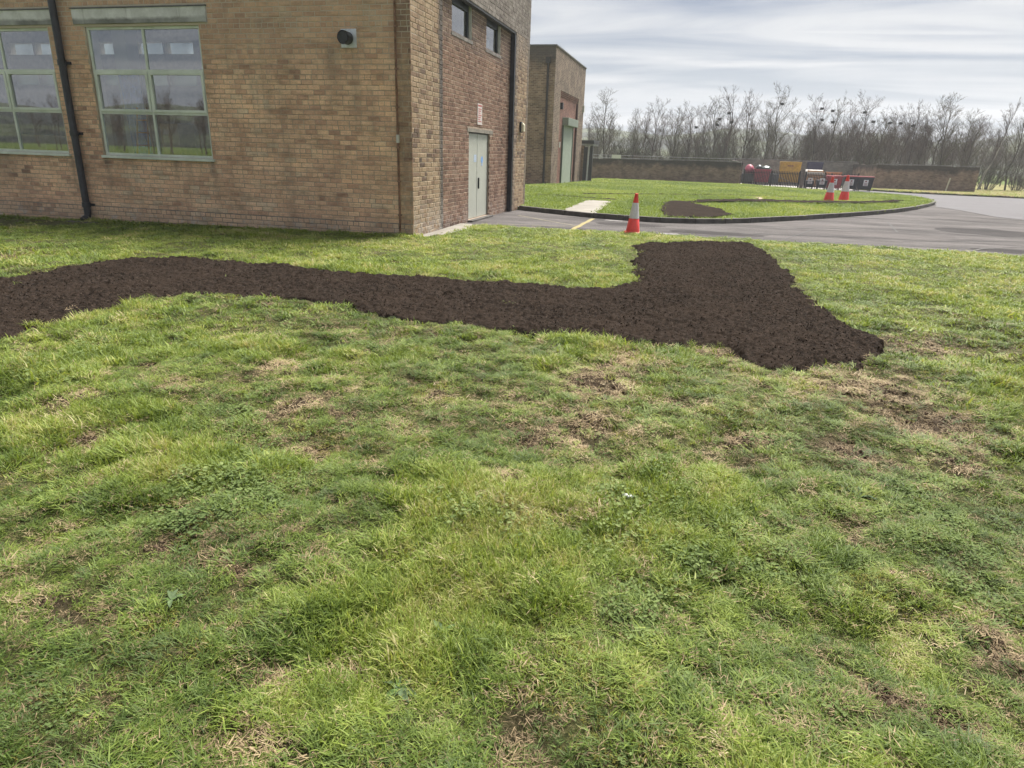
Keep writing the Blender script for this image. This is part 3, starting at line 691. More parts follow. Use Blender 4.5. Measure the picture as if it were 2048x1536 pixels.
def wall_part(name, mb, mat):
    return child(mb, name, mat, bld)
mb = MB()
for a, b, c, d in slab_rects(XL, X0-0.006, -0.3, ZTOP, WIN): mb.box((a, Y0+0.006, c), (b, Y0+0.30, d))
wall_front = wall_part('front_wall', mb, M_mort_f)
mb = MB().box((X0-0.31, Y0+0.30, -0.3), (X0-0.006, YP0, ZB)); wall_pier = wall_part('corner_pier', mb, M_mort_q)
mb = MB().box((X0-0.43, YP1, -0.3), (X0-0.006, YB, ZB)); wall_pier2 = wall_part('end_pier', mb, M_mort_e)
mb = MB()
for a, b, c, d in slab_rects(YP0, YP1, -0.3, ZB, [DOOR, W1, W2]): mb.box((XP-0.30, a, c), (XP-0.006, b, d))
wall_panel = wall_part('side_panel', mb, M_mort_p)
def lean_box(x0, x1, y0, y1, z0, d=0.0):
    m_ = MB(); m_.v = [(x0,y0,z0),(x1,y0,z0),(x1,y1,z0),(x0,y1,z0),(x0,y0,ztop(y0)+d),(x1,y0,ztop(y0)+d),(x1,y1,ztop(y1)+d),(x0,y1,ztop(y1)+d)]
    m_.f = [(0,3,2,1),(4,5,6,7),(0,1,5,4),(1,2,6,5),(2,3,7,6),(3,0,4,7)]; return m_
mb = lean_box(X0-0.43, X0-0.006, Y0+0.30, YB, ZB+0.001); wall_band = wall_part('upper_band', mb, M_mort_b)
BACKW = [(x+q, x+q+1.09, z0, z1) for x in (-23.70,-21.05,-18.40,-15.75,-13.10,-10.45,-7.8) for q in (0.0, 1.15) for z0, z1 in ((4.30,4.66),(3.35,3.70))]
mb = MB()
for a, b, c, d in slab_rects(XL+0.3, X0-0.43, -0.3, 5.88, BACKW): mb.box((a, YB-0.30, c), (b, YB-0.002, d))
def dim_glass(name, tint):
    mt = bpy.data.materials.new(name); mt.use_nodes = True; n = mt.node_tree; n.nodes.clear(); p = geo_pos(n)
    o_ = n.nodes.new('ShaderNodeOutputMaterial'); t_ = n.nodes.new('ShaderNodeBsdfTransparent'); d_ = n.nodes.new('ShaderNodeBsdfDiffuse'); m_ = n.nodes.new('ShaderNodeMixShader')
    n.links.new(ramp(n, noise(n, 1.4, 4, 0.6, p), [(0.3, tuple(v*0.6 for v in tint)), (0.7, tint)]), t_.inputs[0]); d_.inputs[0].default_value = (0.5,0.5,0.48,1); m_.inputs[0].default_value = 0.25
    n.links.new(t_.outputs[0], m_.inputs[1]); n.links.new(d_.outputs[0], m_.inputs[2]); n.links.new(m_.outputs[0], o_.inputs[0]); return mt
DG = (dim_glass('grimy_rear_glass', (0.92,0.95,0.92)), dim_glass('green_rear_glass', (0.36,0.42,0.34)))
for (a, b, c, d) in BACKW: child(MB().box((a-0.01, YB-0.2, c-0.01), (b+0.01, YB-0.19, d+0.01)), 'rear_pane', DG[0] if c > 4 else DG[1], bld)
M_plaster = plain('inside_paint', (0.6,0.6,0.6), 0.9, var=0.12, scale=1.5)
M_inbrick = plain('inside_brick', (0.42,0.34,0.27), 0.9, var=0.3, scale=6)
wall_part('back_wall', mb, M_inbrick)
wall_part('end_wall', lean_box(XL, XL+0.3, Y0+0.30, YB, -0.3), M_inbrick)
wall_part('floor', MB().box((XL+0.3, Y0+0.30, -0.2), (X0-0.44, YB-0.30, 0.06)), plain('inside_floor', (0.2,0.19,0.18), 0.7))
rf = MB(); a0, b0_ = Y0-0.03, YB+0.03
rf.v = [(XL-0.03,a0,ztop(a0)),(X0+0.03,a0,ztop(a0)),(X0+0.03,b0_,ztop(b0_)),(XL-0.03,b0_,ztop(b0_)),(XL-0.03,a0,ztop(a0)+0.14),(X0+0.03,a0,ztop(a0)+0.14),(X0+0.03,b0_,ztop(b0_)+0.14),(XL-0.03,b0_,ztop(b0_)+0.14)]
rf.f = [(0,3,2,1),(4,5,6,7),(0,1,5,4),(1,2,6,5),(2,3,7,6),(3,0,4,7)]
wall_part('roof', rf, M_plaster)
wall_plinth = wall_part('plinth', MB().box((XL, Y0-0.022, -0.3), (X0-0.004, Y0+0.004, PLZ+0.004)), plain('plinth_mortar', (0.27,0.235,0.19), 0.95, var=0.3, dirt=(0.07,0.065,0.055)))
walls = [wall_front, wall_plinth, wall_pier, wall_pier2, wall_panel, wall_band]
size_mesh = {}
for si, (ax, pl, its, nm, stp_, sf) in enumerate(specs):
    W = walls[si]
    rest = [it for k, it in enumerate(its) if (si, k) not in single]
    V, F = brick_mesh_np(rest, ax, pl, True, 50+si)
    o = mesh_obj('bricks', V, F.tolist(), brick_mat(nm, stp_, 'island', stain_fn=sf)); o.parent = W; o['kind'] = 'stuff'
    bm_ = brick_mat(nm, stp_, 'object', stain_fn=sf); rg = random.Random(90+si)
    for k, it in enumerate(its):
        if (si, k) not in single: continue
        key = (si, round(it[2], 2))
        if key not in size_mesh:
            v, f = brick_mesh_np([(0, 0, round(it[2], 2), COURSE-JT)], ax, 0.0, False, 1)
            me = bpy.data.meshes.new('brick'); me.from_pydata(v.tolist(), [], f.tolist()); me.materials.append(bm_); size_mesh[key] = me
        o = bpy.data.objects.new('brick', size_mesh[key]); COL.objects.link(o); o.parent = W
        dd = rg.uniform(-0.003, 0.0015)
        o.location = (it[0], pl-dd, it[1]) if ax == 'x' else (pl+dd, it[0], it[1])
        o.rotation_euler = (rg.gauss(0,0.004), rg.gauss(0,0.004), rg.gauss(0,0.004))

# windows
M_green = plain('pale_green_paint', (0.62,0.665,0.60), 0.5, var=0.10, scale=3, dirt=(0.38,0.43,0.36))
def glass_mat(name='window_glass', ior=1.95, tint=(0.86,0.9,0.92), rough=0.0):
    mt = bpy.data.materials.new(name); mt.use_nodes = True; n = mt.node_tree; n.nodes.clear()
    out = n.nodes.new('ShaderNodeOutputMaterial'); t = n.nodes.new('ShaderNodeBsdfTransparent'); g = n.nodes.new('ShaderNodeBsdfGlossy')
    t.inputs[0].default_value = c4(tint); g.inputs['Roughness'].default_value = rough; g.inputs[0].default_value = (0.95,0.97,1,1)
    fr = n.nodes.new('ShaderNodeFresnel'); fr.inputs[0].default_value = ior; bf = n.nodes.new('ShaderNodeNewGeometry').outputs['Backfacing']; fo = math_n(n, 'MULTIPLY', fr.outputs[0], math_n(n, 'SUBTRACT', 1.0, bf)); mxs = n.nodes.new('ShaderNodeMixShader')
    n.links.new(fo, mxs.inputs[0]); n.links.new(t.outputs[0], mxs.inputs[1]); n.links.new(g.outputs[0], mxs.inputs[2]); n.links.new(mxs.outputs[0], out.inputs[0])
    return mt
M_glass = glass_mat(ior=3.3); M_glass2 = glass_mat('high_window_glass', ior=3.6, tint=(0.55,0.58,0.6))
def bar(mb, a, b): mb.box(a, b)
for (a, b, c, d) in WIN:
    w = empty('window', (a, Y0+0.07, c)); w.parent = bld; w.matrix_parent_inverse = Matrix.Translation(-Vector(bld.location))
    y0, y1 = Y0+0.045, Y0+0.095; mid = (a+b)/2; z1, z2 = 2.12, 2.89; t = 0.05
    def wchild(mb, nm, mt, **kw):
        o = mb.build(nm, mt, None, **kw); o.parent = w; o.matrix_parent_inverse = Matrix.Translation(-(Vector(w.location))); return o
    fm = MB()
    fm.box((a, y0, c), (a+t, y1, d)).box((b-t, y0, c), (b, y1, d)).box((a+t, y0, d-t), (b-t, y1, d)).box((a+t, y0, c), (b-t, y1, c+t))
    fm.box((mid-0.025, y0+0.002, c+t), (mid+0.025, y1-0.002, d-t))
    for zz_ in (z1, z2): fm.box((a+t, y0+0.004, zz_-0.025), (mid-0.025, y1-0.004, zz_+0.025)).box((mid+0.025, y0+0.004, zz_-0.025), (b-t, y1-0.004, zz_+0.025))
    wchild(fm, 'frame', M_green, bevel=0.004)
    for (p0, p1) in ((a+t, mid-0.025), (mid+0.025, b-t)):
        sm = MB(); zb, zt_ = z1+0.025, z2-0.025; s = 0.045; ys0, ys1 = y0-0.014, y1-0.012
        sm.box((p0-0.008, ys0, zb-0.006), (p0+s, ys1, zt_+0.006)).box((p1-s, ys0, zb-0.006), (p1+0.008, ys1, zt_+0.006)).box((p0+s, ys0, zb-0.006), (p1-s, ys1, zb+s)).box((p0+s, ys0, zt_-s), (p1-s, ys1, zt_+0.006))
        wchild(sm, 'sash', M_green, bevel=0.004)
        for (q0, q1, yy) in ((c+t, z1-0.025, 0.0), (zb+s, zt_-s, 0.0), (z2+0.025, d-t, 0.0)):
            wchild(MB().box((p0-0.004, Y0+0.068, q0-0.004), (p1+0.004, Y0+0.074, q1+0.004)), 'pane', M_glass)
    wchild(MB().box((a-0.03, Y0-0.055, c-0.055), (b+0.05, Y0+0.10, c-0.004)), 'sill', M_green, bevel=0.006)
    # concrete lintel over the opening
    def lint_mat():
        mt, n, b_ = new_mat('lintel_concrete'); p = geo_pos(n); f = noise(n, 3.5, 6, 0.7, p)
        cc = ramp(n, f, [(0.3, (0.45,0.45,0.45)), (0.7, (0.68,0.68,0.69))])
        k = axis_mask(n, p, 2, 3.83, 3.78, 0.10, 4); k = math_n(n, 'MULTIPLY', k, ramp(n, noise(n, 1.3, 4, 0.6, p), [(0.35, (0.4,0.4,0.4)), (0.6, (1,1,1))]))
        cc = mix(n, math_n(n, 'MULTIPLY', k, 0.9), cc, (0.10,0.10,0.095))
        dr = noise(n, 1.0, 4, 0.6, mapped(n, p, (9, 9, 0.6))); cc = mix(n, ramp(n, dr, [(0.6, (0,0,0)), (0.72, (0.6,0.6,0.6))]), cc, (0.16,0.155,0.15))
        n.links.new(cc, b_.inputs['Base Color']); b_.inputs['Roughness'].default_value = 0.9; bump(n, b_, noise(n, 40, 5, 0.7, p), 0.4, 0.006); return mt
    if 'lint' not in MATS: MATS['lint'] = lint_mat()
    child(MB().box((a-0.23, Y0-0.025, 3.715), (b+0.20, Y0+0.12, 3.98)), 'lintel', MATS['lint'], bld, bevel=0.008)
    child(MB().box((a-0.25, Y0-0.045, 3.982), (b+0.22, Y0+0.05, 4.0)), 'lead_flashing', plain('lead', (0.12,0.12,0.13), 0.6, var=0.3), bld)

# cast iron downpipe on the front
M_iron = plain('black_iron_paint', (0.016,0.018,0.026), 0.45, var=0.4, scale=8, spec=0.5)
px_ = -12.48
dp = child(MB().tube([(px_, Y0-0.095, 4.75), (px_, Y0-0.095, 0.12), (px_, Y0-0.12, 0.03), (px_, Y0-0.24, -0.03)], 0.068, 14), 'downpipe', M_iron, bld, smooth=True)
for zc in (4.6, 3.02, 1.70, 0.28):
    o = MB().tube([(px_, Y0-0.095, zc-0.05), (px_, Y0-0.095, zc+0.05)], 0.083, 14).box((px_-0.14, Y0-0.045, zc-0.025), (px_+0.14, Y0-0.006, zc+0.025)).build('collar', M_iron, None, smooth=True); o.parent = dp
child(MB().box((px_-0.32, Y0-0.42, -0.14), (px_+0.45, Y0-0.01, -0.045)), 'gully', M_kerb, bld, bevel=0.03)

# extractor vent
vr = empty('extractor_vent', (-6.22, Y0, 3.42)); vr.parent = bld; vr.matrix_parent_inverse = Matrix.Translation(-Vector(bld.location))
MB().box((-0.155,-0.014,-0.15), (0.145,0.02,0.15)).build('plate', plain('galvanised', (0.62,0.64,0.70), 0.45, 0.3, var=0.12, scale=20), vr, bevel=0.003)
cow = MB().tube([(-0.02,0.0,0.0), (-0.02,-0.10,0.0), (-0.025,-0.19,-0.005)], [0.105,0.105,0.112], 22, cap=False)
cow.tube([(-0.025,-0.19,-0.005), (-0.025,-0.02,0.0)], [0.095,0.09], 22)
cow.build('cowl', plain('black_plastic', (0.02,0.021,0.024), 0.4, var=0.2), vr, smooth=True)
# corroded conduit by the corner
cd = child(MB().tube([(-5.33, Y0-0.028, 4.75), (-5.325, Y0-0.03, 2.0), (-5.32, Y0-0.028, -0.02)], 0.019, 8), 'conduit', plain('rusty_conduit', (0.20,0.105,0.062), 0.8, var=0.4, scale=14), bld, smooth=True)
for zc in (0.42, 1.03, 1.62, 2.30, 2.93, 3.6, 4.2):
    o = MB().tube([(-5.325, Y0-0.03, zc-0.014), (-5.325, Y0-0.03, zc+0.014)], 0.028, 8).box((-5.365, Y0-0.012, zc-0.012), (-5.285, Y0-0.004, zc+0.012)).build('clip', plain('rusty_clip', (0.27,0.16,0.11), 0.8, var=0.3), None); o.parent = cd
o = MB().box((-5.345, Y0-0.055, 1.70), (-5.30, Y0-0.004, 1.84)).build('junction_box', plain('pale_plastic', (0.55,0.54,0.5), 0.5), None, bevel=0.004); o.parent = cd

# side door, lintel, high windows
M_door = plain('pale_grey_door_paint', (0.50,0.52,0.46), 0.45, var=0.05, scale=2.5, dirt=(0.43,0.45,0.40))
dr = empty('double_door', (XP-0.08, DOOR[0], 0)); dr.parent = bld; dr.matrix_parent_inverse = Matrix.Translation(-Vector(bld.location))
def dchild(mb, nm, mt, par=None, **kw):
    o = mb.build(nm, mt, None, **kw); o.parent = par or dr; o.matrix_parent_inverse = Matrix.Translation(-Vector(dr.location)) if par is None else Matrix(); return o
ya_, yb_, za_, zb_ = DOOR; ym = (ya_+yb_)/2
dchild(MB().box((XP-0.14, ya_, za_), (XP-0.05, ya_+0.03, zb_)).box((XP-0.14, yb_-0.03, za_), (XP-0.05, yb_, zb_)).box((XP-0.14, ya_+0.03, zb_-0.03), (XP-0.05, yb_-0.03, zb_)), 'door_frame', plain('dark_door_frame', (0.09,0.095,0.09), 0.5))
lf = dchild(MB().box((XP-0.10, ya_+0.032, za_+0.01), (XP-0.055, ym-0.003, zb_-0.032)), 'door_leaf', M_door, bevel=0.003)
lf2 = dchild(MB().box((XP-0.10, ym+0.003, za_+0.01), (XP-0.055, yb_-0.032, zb_-0.032)), 'door_leaf', M_door, bevel=0.003)
dchild(MB().box((XP-0.055, ym-0.045, za_+0.02), (XP-0.048, ym+0.002, zb_-0.04)), 'cover_strip', plain('cover_strip', (0.53,0.55,0.49), 0.45, var=0.05))
dchild(MB().box((XP-0.055, ym+0.035, 0.72), (XP-0.02, ym+0.075, 0.98)), 'handle', plain('black_plastic', (0.02,0.021,0.024), 0.4), bevel=0.006)
dchild(MB().box((XP-0.0545, ym-0.30, 1.35), (XP-0.052, ym-0.10, 1.52)), 'notice', plain('blue_white_notice', (0.50,0.60,0.74), 0.5, var=0.15, scale=25))
dchild(MB().tube([(XP-0.0545, ym+0.36, 1.40), (XP-0.052, ym+0.36, 1.40)], 0.085, 20), 'round_notice', plain('blue_notice', (0.22,0.42,0.78), 0.5, var=0.1))
dchild(MB().box((XP-0.0545, ym+0.30, 1.26), (XP-0.052, ym+0.42, 1.31)), 'notice_text', plain('pale_blue_notice', (0.45,0.55,0.75), 0.5))
child(MB().box((XP-0.12, 15.60, 2.02), (XP+0.005, 17.66, 2.10)), 'door_lintel', plain('door_lintel_concrete', (0.27,0.25,0.21), 0.9, var=0.2), bld)
child(MB().box((XP-0.14, ya_-0.05, -0.05), (XP+0.12, yb_+0.05, 0.028)), 'doorstep', M_kerb, bld, bevel=0.01)
M_dframe = plain('dark_window_frame', (0.028,0.036,0.046), 0.45, var=0.2)
for (a, b, c, d) in (W1, W2):
    w = empty('high_window', (XP-0.09, a, c)); w.parent = bld; w.matrix_parent_inverse = Matrix.Translation(-Vector(bld.location))
    x0, x1 = XP-0.13, XP-0.075; t = 0.06
    fm = MB().box((x0, a, c), (x1, a+t, d-0.002)).box((x0, b-t-0.05, c), (x1, b, d-0.002)).box((x0, a+t, c), (x1, b-t-0.05, c+0.035)).box((x0, a+t, d-0.14), (x1, b-t-0.05, d-0.002))
    o = fm.build('frame', M_dframe, None); o.parent = w; o.matrix_parent_inverse = Matrix.Translation(-Vector(w.location))
    o = MB().box((XP-0.105, a+t-0.004, c+0.03), (XP-0.10, b-t-0.046, d-0.135)).build('pane', M_glass2, None); o.parent = w; o.matrix_parent_inverse = Matrix.Translation(-Vector(w.location))
    o = MB().box((x1, b-0.022, c), (XP-0.012, b-0.004, d-0.01)).build('white_bead', plain('white_bead', (0.6,0.6,0.58), 0.5), None); o.parent = w; o.matrix_parent_inverse = Matrix.Translation(-Vector(w.location))
    o = MB().box((x1-0.03, a-0.04, c-0.07), (XP+0.008, b+0.04, c-0.002)).build('sill', plain('grey_sill', (0.23,0.215,0.20), 0.9, var=0.25), None); o.parent = w; o.matrix_parent_inverse = Matrix.Translation(-Vector(w.location))
# black upright added in the recess corner as the shade on its far reveal
child(MB().box((XP+0.004, YP1-0.125, 0.0), (X0-0.004, YP1-0.012, ZB-0.06)), 'reveal_shade_strip', M_iron, bld, bevel=0.012)
child(MB().box((XP+0.003, YP0+0.003, ZB-0.05), (X0-0.010, YP1-0.003, ZB-0.004)), 'soffit_shade_strip', plain('soffit_shade', (0.055,0.058,0.062), 0.7, var=0.2), bld)  # shade under the band, put in as a dark coloured strip
# rough concrete apron below the side wall
ap = MB(); k = 8
apv = [(-4.98,12.00),(-4.72,12.06),(-4.62,12.6),(-4.55,13.3),(-4.62,14.0),(-4.75,14.72),(-5.05,14.74),(-5.05,12.03)]
o = sheet('apron', apv, lambda x, y: 0.045+0.02*math.sin(y*3), M_conc, parent=None, kind=None, skirt=0.2); o.parent = bld; o.matrix_parent_inverse = Matrix.Translation(-Vector(bld.location))

# things inside the hall, seen through the front windows
def thing_box(name, label, cat, a, b, mat, group=None):
    mbx = MB().box(a, b); o = mbx.build(name, mat, None, bevel=0.01)
    return tag(o, label, cat, group)
M_card = plain('cardboard', (0.55,0.36,0.20), 0.8, var=0.2)
def table(x0, x1, y0, y1, h, lab):
    r = tag(empty('workbench', ((x0+x1)/2, (y0+y1)/2, 0.06)), lab, 'workbench'); cx, cy_ = (x0+x1)/2, (y0+y1)/2
    MB().box((x0-cx, y0-cy_, h-0.10), (x1-cx, y1-cy_, h-0.06)).build('bench_top', plain('bench_wood', (0.33,0.21,0.12), 0.6, var=0.2), r)
    for sx in (x0-cx+0.05, x1-cx-0.05):
        for sy2 in (y0-cy_+0.05, y1-cy_-0.05): MB().box((sx-0.03, sy2-0.03, 0), (sx+0.03, sy2+0.03, h-0.10)).build('leg', plain('bench_wood', (0.33,0.21,0.12)), r)
    return r
table(-17.6, -15.2, 13.9, 14.9, 1.28, 'wooden workbench inside the hall behind the left green window')
thing_box('cardboard_box', 'brown cardboard box on the workbench behind the left window', 'box', (-16.35,14.1,1.29), (-15.65,14.7,1.66), M_card)
table(-12.9, -11.4, 14.2, 15.0, 1.2, 'wooden workbench inside the hall behind the right green window')
thing_box('cardboard_box', 'tall brown cardboard box on the workbench behind the right window', 'box', (-12.45,14.35,1.21), (-11.95,14.9,2.0), M_card)
dv = []; df = []
for i in range(22):
    for j in range(9):
        z = 3.2-j*0.34; dv.append((-13.95+i*0.03+0.02*j, 14.9+0.045*math.sin(i*1.1+j*0.2), z))
for i in range(21):
    for j in range(8): q = i*9+j; df.append((q, q+1, q+10, q+9))
o = mesh_obj('blue_curtain', dv, df, plain('blue_tarpaulin', (0.09,0.24,0.70), 0.5, var=0.3), smooth=True); md = o.modifiers.new('thick', 'SOLIDIFY'); md.thickness = 0.01
tag(o, 'blue tarpaulin hanging inside the hall behind the right green window', 'tarpaulin')
mbp = MB().box((-14.35,15.3,0.06),(-13.95,15.7,5.15)); tag(mbp.build('pillar', M_plaster, None, bevel=0.02), 'pale plastered pillar inside the hall behind the right window', 'pillar')
lad = tag(empty('step_ladder', (-13.2,14.35,0.06)), 'orange step ladder leaning inside the hall behind the right window', 'ladder')
M_or = plain('orange_ladder', (0.42,0.17,0.05), 0.5)
for sx in (-0.2, 0.2): MB().tube([(sx,0,0),(sx*0.7,0.35,2.3)], 0.025, 6).build('rail', M_or, lad)
for k in range(7): t = (k+1)/8; MB().box((-0.2+0.05*t,0.35*t-0.04,2.3*t-0.015),(0.2-0.05*t,0.35*t+0.04,2.3*t+0.015)).build('tread', M_or, lad)
mbp = MB(); [mbp.box((-21+3.2*i,14.2,4.75),(-20.0+3.2*i,14.35,4.81)) for i in range(1)]

# sign and lamp on the side wall
sg = tag(empty('notice_board', (XP+0.004, 16.32, 2.20)), 'small white and red rectangular notice on brick above the grey double door', 'sign')
MB().box((0,0,0),(0.006,0.36,0.47)).build('plate', plain('sign_white', (0.66,0.60,0.57), 0.5, var=0.05), sg)
M_sred = plain('sign_red', (0.48,0.13,0.12), 0.5)
MB().box((0.006,0.03,0.405),(0.0075,0.33,0.44)).build('red_heading', M_sred, sg)
for k in range(7): MB().box((0.006,0.05,0.34-k*0.046),(0.0075,0.31-0.05*(k % 3),0.36-k*0.046)).build('text_line', M_sred, sg)
lm = tag(empty('wall_lamp', (X0, 20.0, 2.17)), 'black and cream bulkhead wall lamp on the end pier of the near building', 'lamp')
MB().box((0.001,-0.10,-0.02),(0.05,0.12,0.26)).build('housing', plain('black_plastic', (0.02,0.021,0.024), 0.4), lm, bevel=0.012)
lmv = MB(); 
lmv.frustum((0.085,0.01), 0.07, 0.18, 0.0, 0.07, 0.18, 0.18); lmv.frustum((0.085,0.01), 0.07, 0.18, 0.181, 0.02, 0.12, 0.24, (-0.02,0)); lmv.build('diffuser', plain('cream_diffuser', (0.60,0.57,0.42), 0.4), lm, bevel=0.01)

# ------------------------------------------------------------------ second building, porch
def brick_tex_mat(name, axis, c1, c2, mortar, dark=(0.05,0.048,0.045), top=None, drip=0.0):
    mt, n, b = new_mat(name); p = geo_pos(n)
    s = n.nodes.new('ShaderNodeSeparateXYZ'); n.links.new(p, s.inputs[0]); cb = n.nodes.new('ShaderNodeCombineXYZ')
    n.links.new(s.outputs[axis], cb.inputs[0]); n.links.new(s.outputs[2], cb.inputs[1])
    bt = n.nodes.new('ShaderNodeTexBrick'); n.links.new(cb.outputs[0], bt.inputs['Vector'])
    bt.inputs['Scale'].default_value = 1.0; bt.inputs['Brick Width'].default_value = 0.235; bt.inputs['Row Height'].default_value = 0.0857
    bt.inputs['Mortar Size'].default_value = 0.008; bt.inputs['Color1'].default_value = c4(c1); bt.inputs['Color2'].default_value = c4(c2); bt.inputs['Mortar'].default_value = c4(mortar); bt.inputs['Bias'].default_value = 0.0
    c = bt.outputs['Color']
    c = mix(n, 1.0, c, ramp(n, noise(n, 1.2, 6, 0.7, p), [(0.3, (0.55,0.55,0.55)), (0.7, (1.25,1.22,1.2))]), 'MULTIPLY')
    c = mix(n, ramp(n, noise(n, 2.6, 5, 0.7, p), [(0.6, (0,0,0)), (0.72, (0.6,0.6,0.6))]), c, (0.24,0.15,0.12))
    c = mix(n, ramp(n, noise(n, 4.0, 5, 0.7, mapped(n, p, (1,1,1), loc=(9,3,5))), [(0.62, (0,0,0)), (0.74, (0.6,0.6,0.6))]), c, (0.34,0.31,0.28))
    if top is not None:
        k = axis_mask(n, p, 2, top-drip*0.9, top-drip*0.35, drip*1.7, 1.4)
        c = mix(n, math_n(n, 'MULTIPLY', k, 0.85), c, dark)
    n.links.new(c, b.inputs['Base Color']); b.inputs['Roughness'].default_value = 0.95; b.inputs['Specular IOR Level'].default_value = 0.15
    bump(n, b, math_n(n, 'SUBTRACT', 1.0, bt.outputs['Fac']), 0.6, 0.01)
    return mt
M_b2f = brick_tex_mat('second_front_brick', 0, (0.20,0.135,0.098), (0.38,0.265,0.19), (0.40,0.34,0.28), top=7.0, drip=1.1, dark=(0.09,0.082,0.078))
M_b2s = brick_tex_mat('second_side_brick', 1, (0.16,0.12,0.095), (0.28,0.215,0.17), (0.34,0.30,0.255))
M_b2p = brick_tex_mat('second_panel_brick', 1, (0.20,0.105,0.085), (0.29,0.155,0.125), (0.34,0.235,0.20))
B2X, B2Y, B2Z, B2E, B2T = -8.03, 39.07, -0.5, 49.30, 7.05
b2 = tag(empty('brick_building', (B2X, B2Y, -0.18)), 'smaller far brick building with a pale green roller shutter', 'building')
def c2(mb, nm, mt, par=None, **kw):
    o = mb.build(nm, mt, None, **kw); o.parent = par or b2; o.matrix_parent_inverse = Matrix.Translation(-Vector(b2.location)) if par is None else Matrix(); return o
c2(MB().box((-24, B2Y, B2Z), (B2X-0.02, B2Y+0.3, B2T)), 'front_wall', M_b2f)
PX2 = B2X-0.12; ry0, ry1, rz = 40.9, 47.1, 4.75
sw = MB().box((B2X-0.4, B2Y+0.001, B2Z), (B2X, ry0, B2T)).box((B2X-0.4, ry1, B2Z), (B2X, B2E, B2T)).box((B2X-0.4, ry0, 5.02), (B2X, ry1, B2T))
c2(sw, 'side_wall', M_b2s)
c2(MB().box((B2X-0.5, ry0, B2Z), (PX2, ry1, 5.01)), 'recessed_panel', M_b2p)
cb_ = MB()
for k in range(3): cb_.box((PX2+0.001, ry0+0.001, rz+0.09*k), (PX2+0.03+0.03*k, ry1-0.001, rz+0.09*k+0.085))
c2(cb_, 'corbel_course', M_b2p)
c2(MB().box((-24, B2Y+0.3, B2Z), (B2X-0.5, B2E, B2T-0.05)), 'core', M_b2f)
c2(MB().box((-24.05, B2Y-0.05, B2T), (B2X+0.05, B2E+0.05, B2T+0.07)), 'coping', plain('coping_stone', (0.14,0.135,0.13), 0.9, var=0.2))
M_shut = plain('shutter_green', (0.37,0.42,0.36), 0.5, var=0.08)
sh = MB(); 
for k in range(42): 
    z = -0.32+k*0.085; sh.frustum((PX2+0.03, 44.2), 0.05, 3.2, z, 0.022, 3.2, z+0.083, (0.012,0))
shp = c2(sh, 'roller_shutter', M_shut)
o = c2(MB().box((PX2+0.002, 42.45, 3.22), (B2X+0.25, 46.0, 3.66)), 'shutter_box', plain('shutter_box_green', (0.24,0.28,0.235), 0.5), bevel=0.02)
c2(MB().box((PX2+0.002, 42.48, -0.35), (PX2+0.09, 42.60, 3.22)).box((PX2+0.002, 45.80, -0.35), (PX2+0.09, 45.95, 3.22)), 'shutter_guide', plain('shutter_guide_green', (0.10,0.13,0.10), 0.5))
c2(MB().tube([(PX2+0.06, 47.0, -0.3), (PX2+0.06, 47.0, 4.7)], 0.05, 8), 'side_downpipe', plain('dark_red_pipe', (0.10,0.05,0.045), 0.6))
c2(MB().tube([(-8.42, B2Y-0.08, -0.3), (-8.42, B2Y-0.08, 6.2)], 0.06, 8).box((-8.55,B2Y-0.18,6.2),(-8.29,B2Y-0.01,6.5)), 'front_downpipe', plain('brown_pipe', (0.045,0.038,0.036), 0.6))
alm = c2(MB().box((PX2+0.002, 41.5, 4.05), (PX2+0.16, 41.75, 4.42)), 'alarm_box', plain('black_plastic', (0.02,0.021,0.024), 0.4), bevel=0.02)
c2(MB().box((B2X+0.001, 41.0, 1.95), (B2X+0.06, 41.2, 2.25)), 'switch_box', plain('pale_plastic', (0.55,0.54,0.5), 0.5))
c2(MB().box((B2X+0.001, 48.85, 4.3), (B2X+0.10, 49.1, 4.75)), 'side_light', plain('pale_plastic', (0.55,0.54,0.5), 0.5))

pch = tag(empty('porch', (-7.8, 50.2, -0.3)), 'low flat roofed porch with dark posts beyond the far brick building', 'porch')
def pc(mb, nm, mt, **kw):
    o = mb.build(nm, mt, None, **kw); o.parent = pch; o.matrix_parent_inverse = Matrix.Translation(-Vector(pch.location)); return o
M_dark = plain('dark_fascia', (0.05,0.052,0.055), 0.6)
pc(MB().box((-9.5, 49.95, -0.5), (-7.95, 50.3, 2.2)), 'wall', M_b2f)
pc(MB().box((-9.5, 49.7, 2.2), (-7.25, 52.2, 2.32)), 'roof', plain('porch_roof', (0.3,0.3,0.3), 0.7))
pc(MB().box((-9.5, 49.66, 2.32), (-7.21, 52.24, 2.55)), 'fascia', M_dark)
pc(MB().box((-7.42, 49.75, -0.4), (-7.28, 49.9, 2.2)), 'post', M_dark)
pc(MB().tube([(-7.62, 49.85, -0.4), (-7.58, 49.85, 2.2)], 0.06, 8), 'white_downpipe', plain('white_pvc', (0.66,0.67,0.7), 0.4))
pc(MB().box((-7.95, 50.0, -0.3), (-7.42, 50.05, 2.1)), 'door_panel', plain('porch_door', (0.11,0.115,0.12), 0.5))

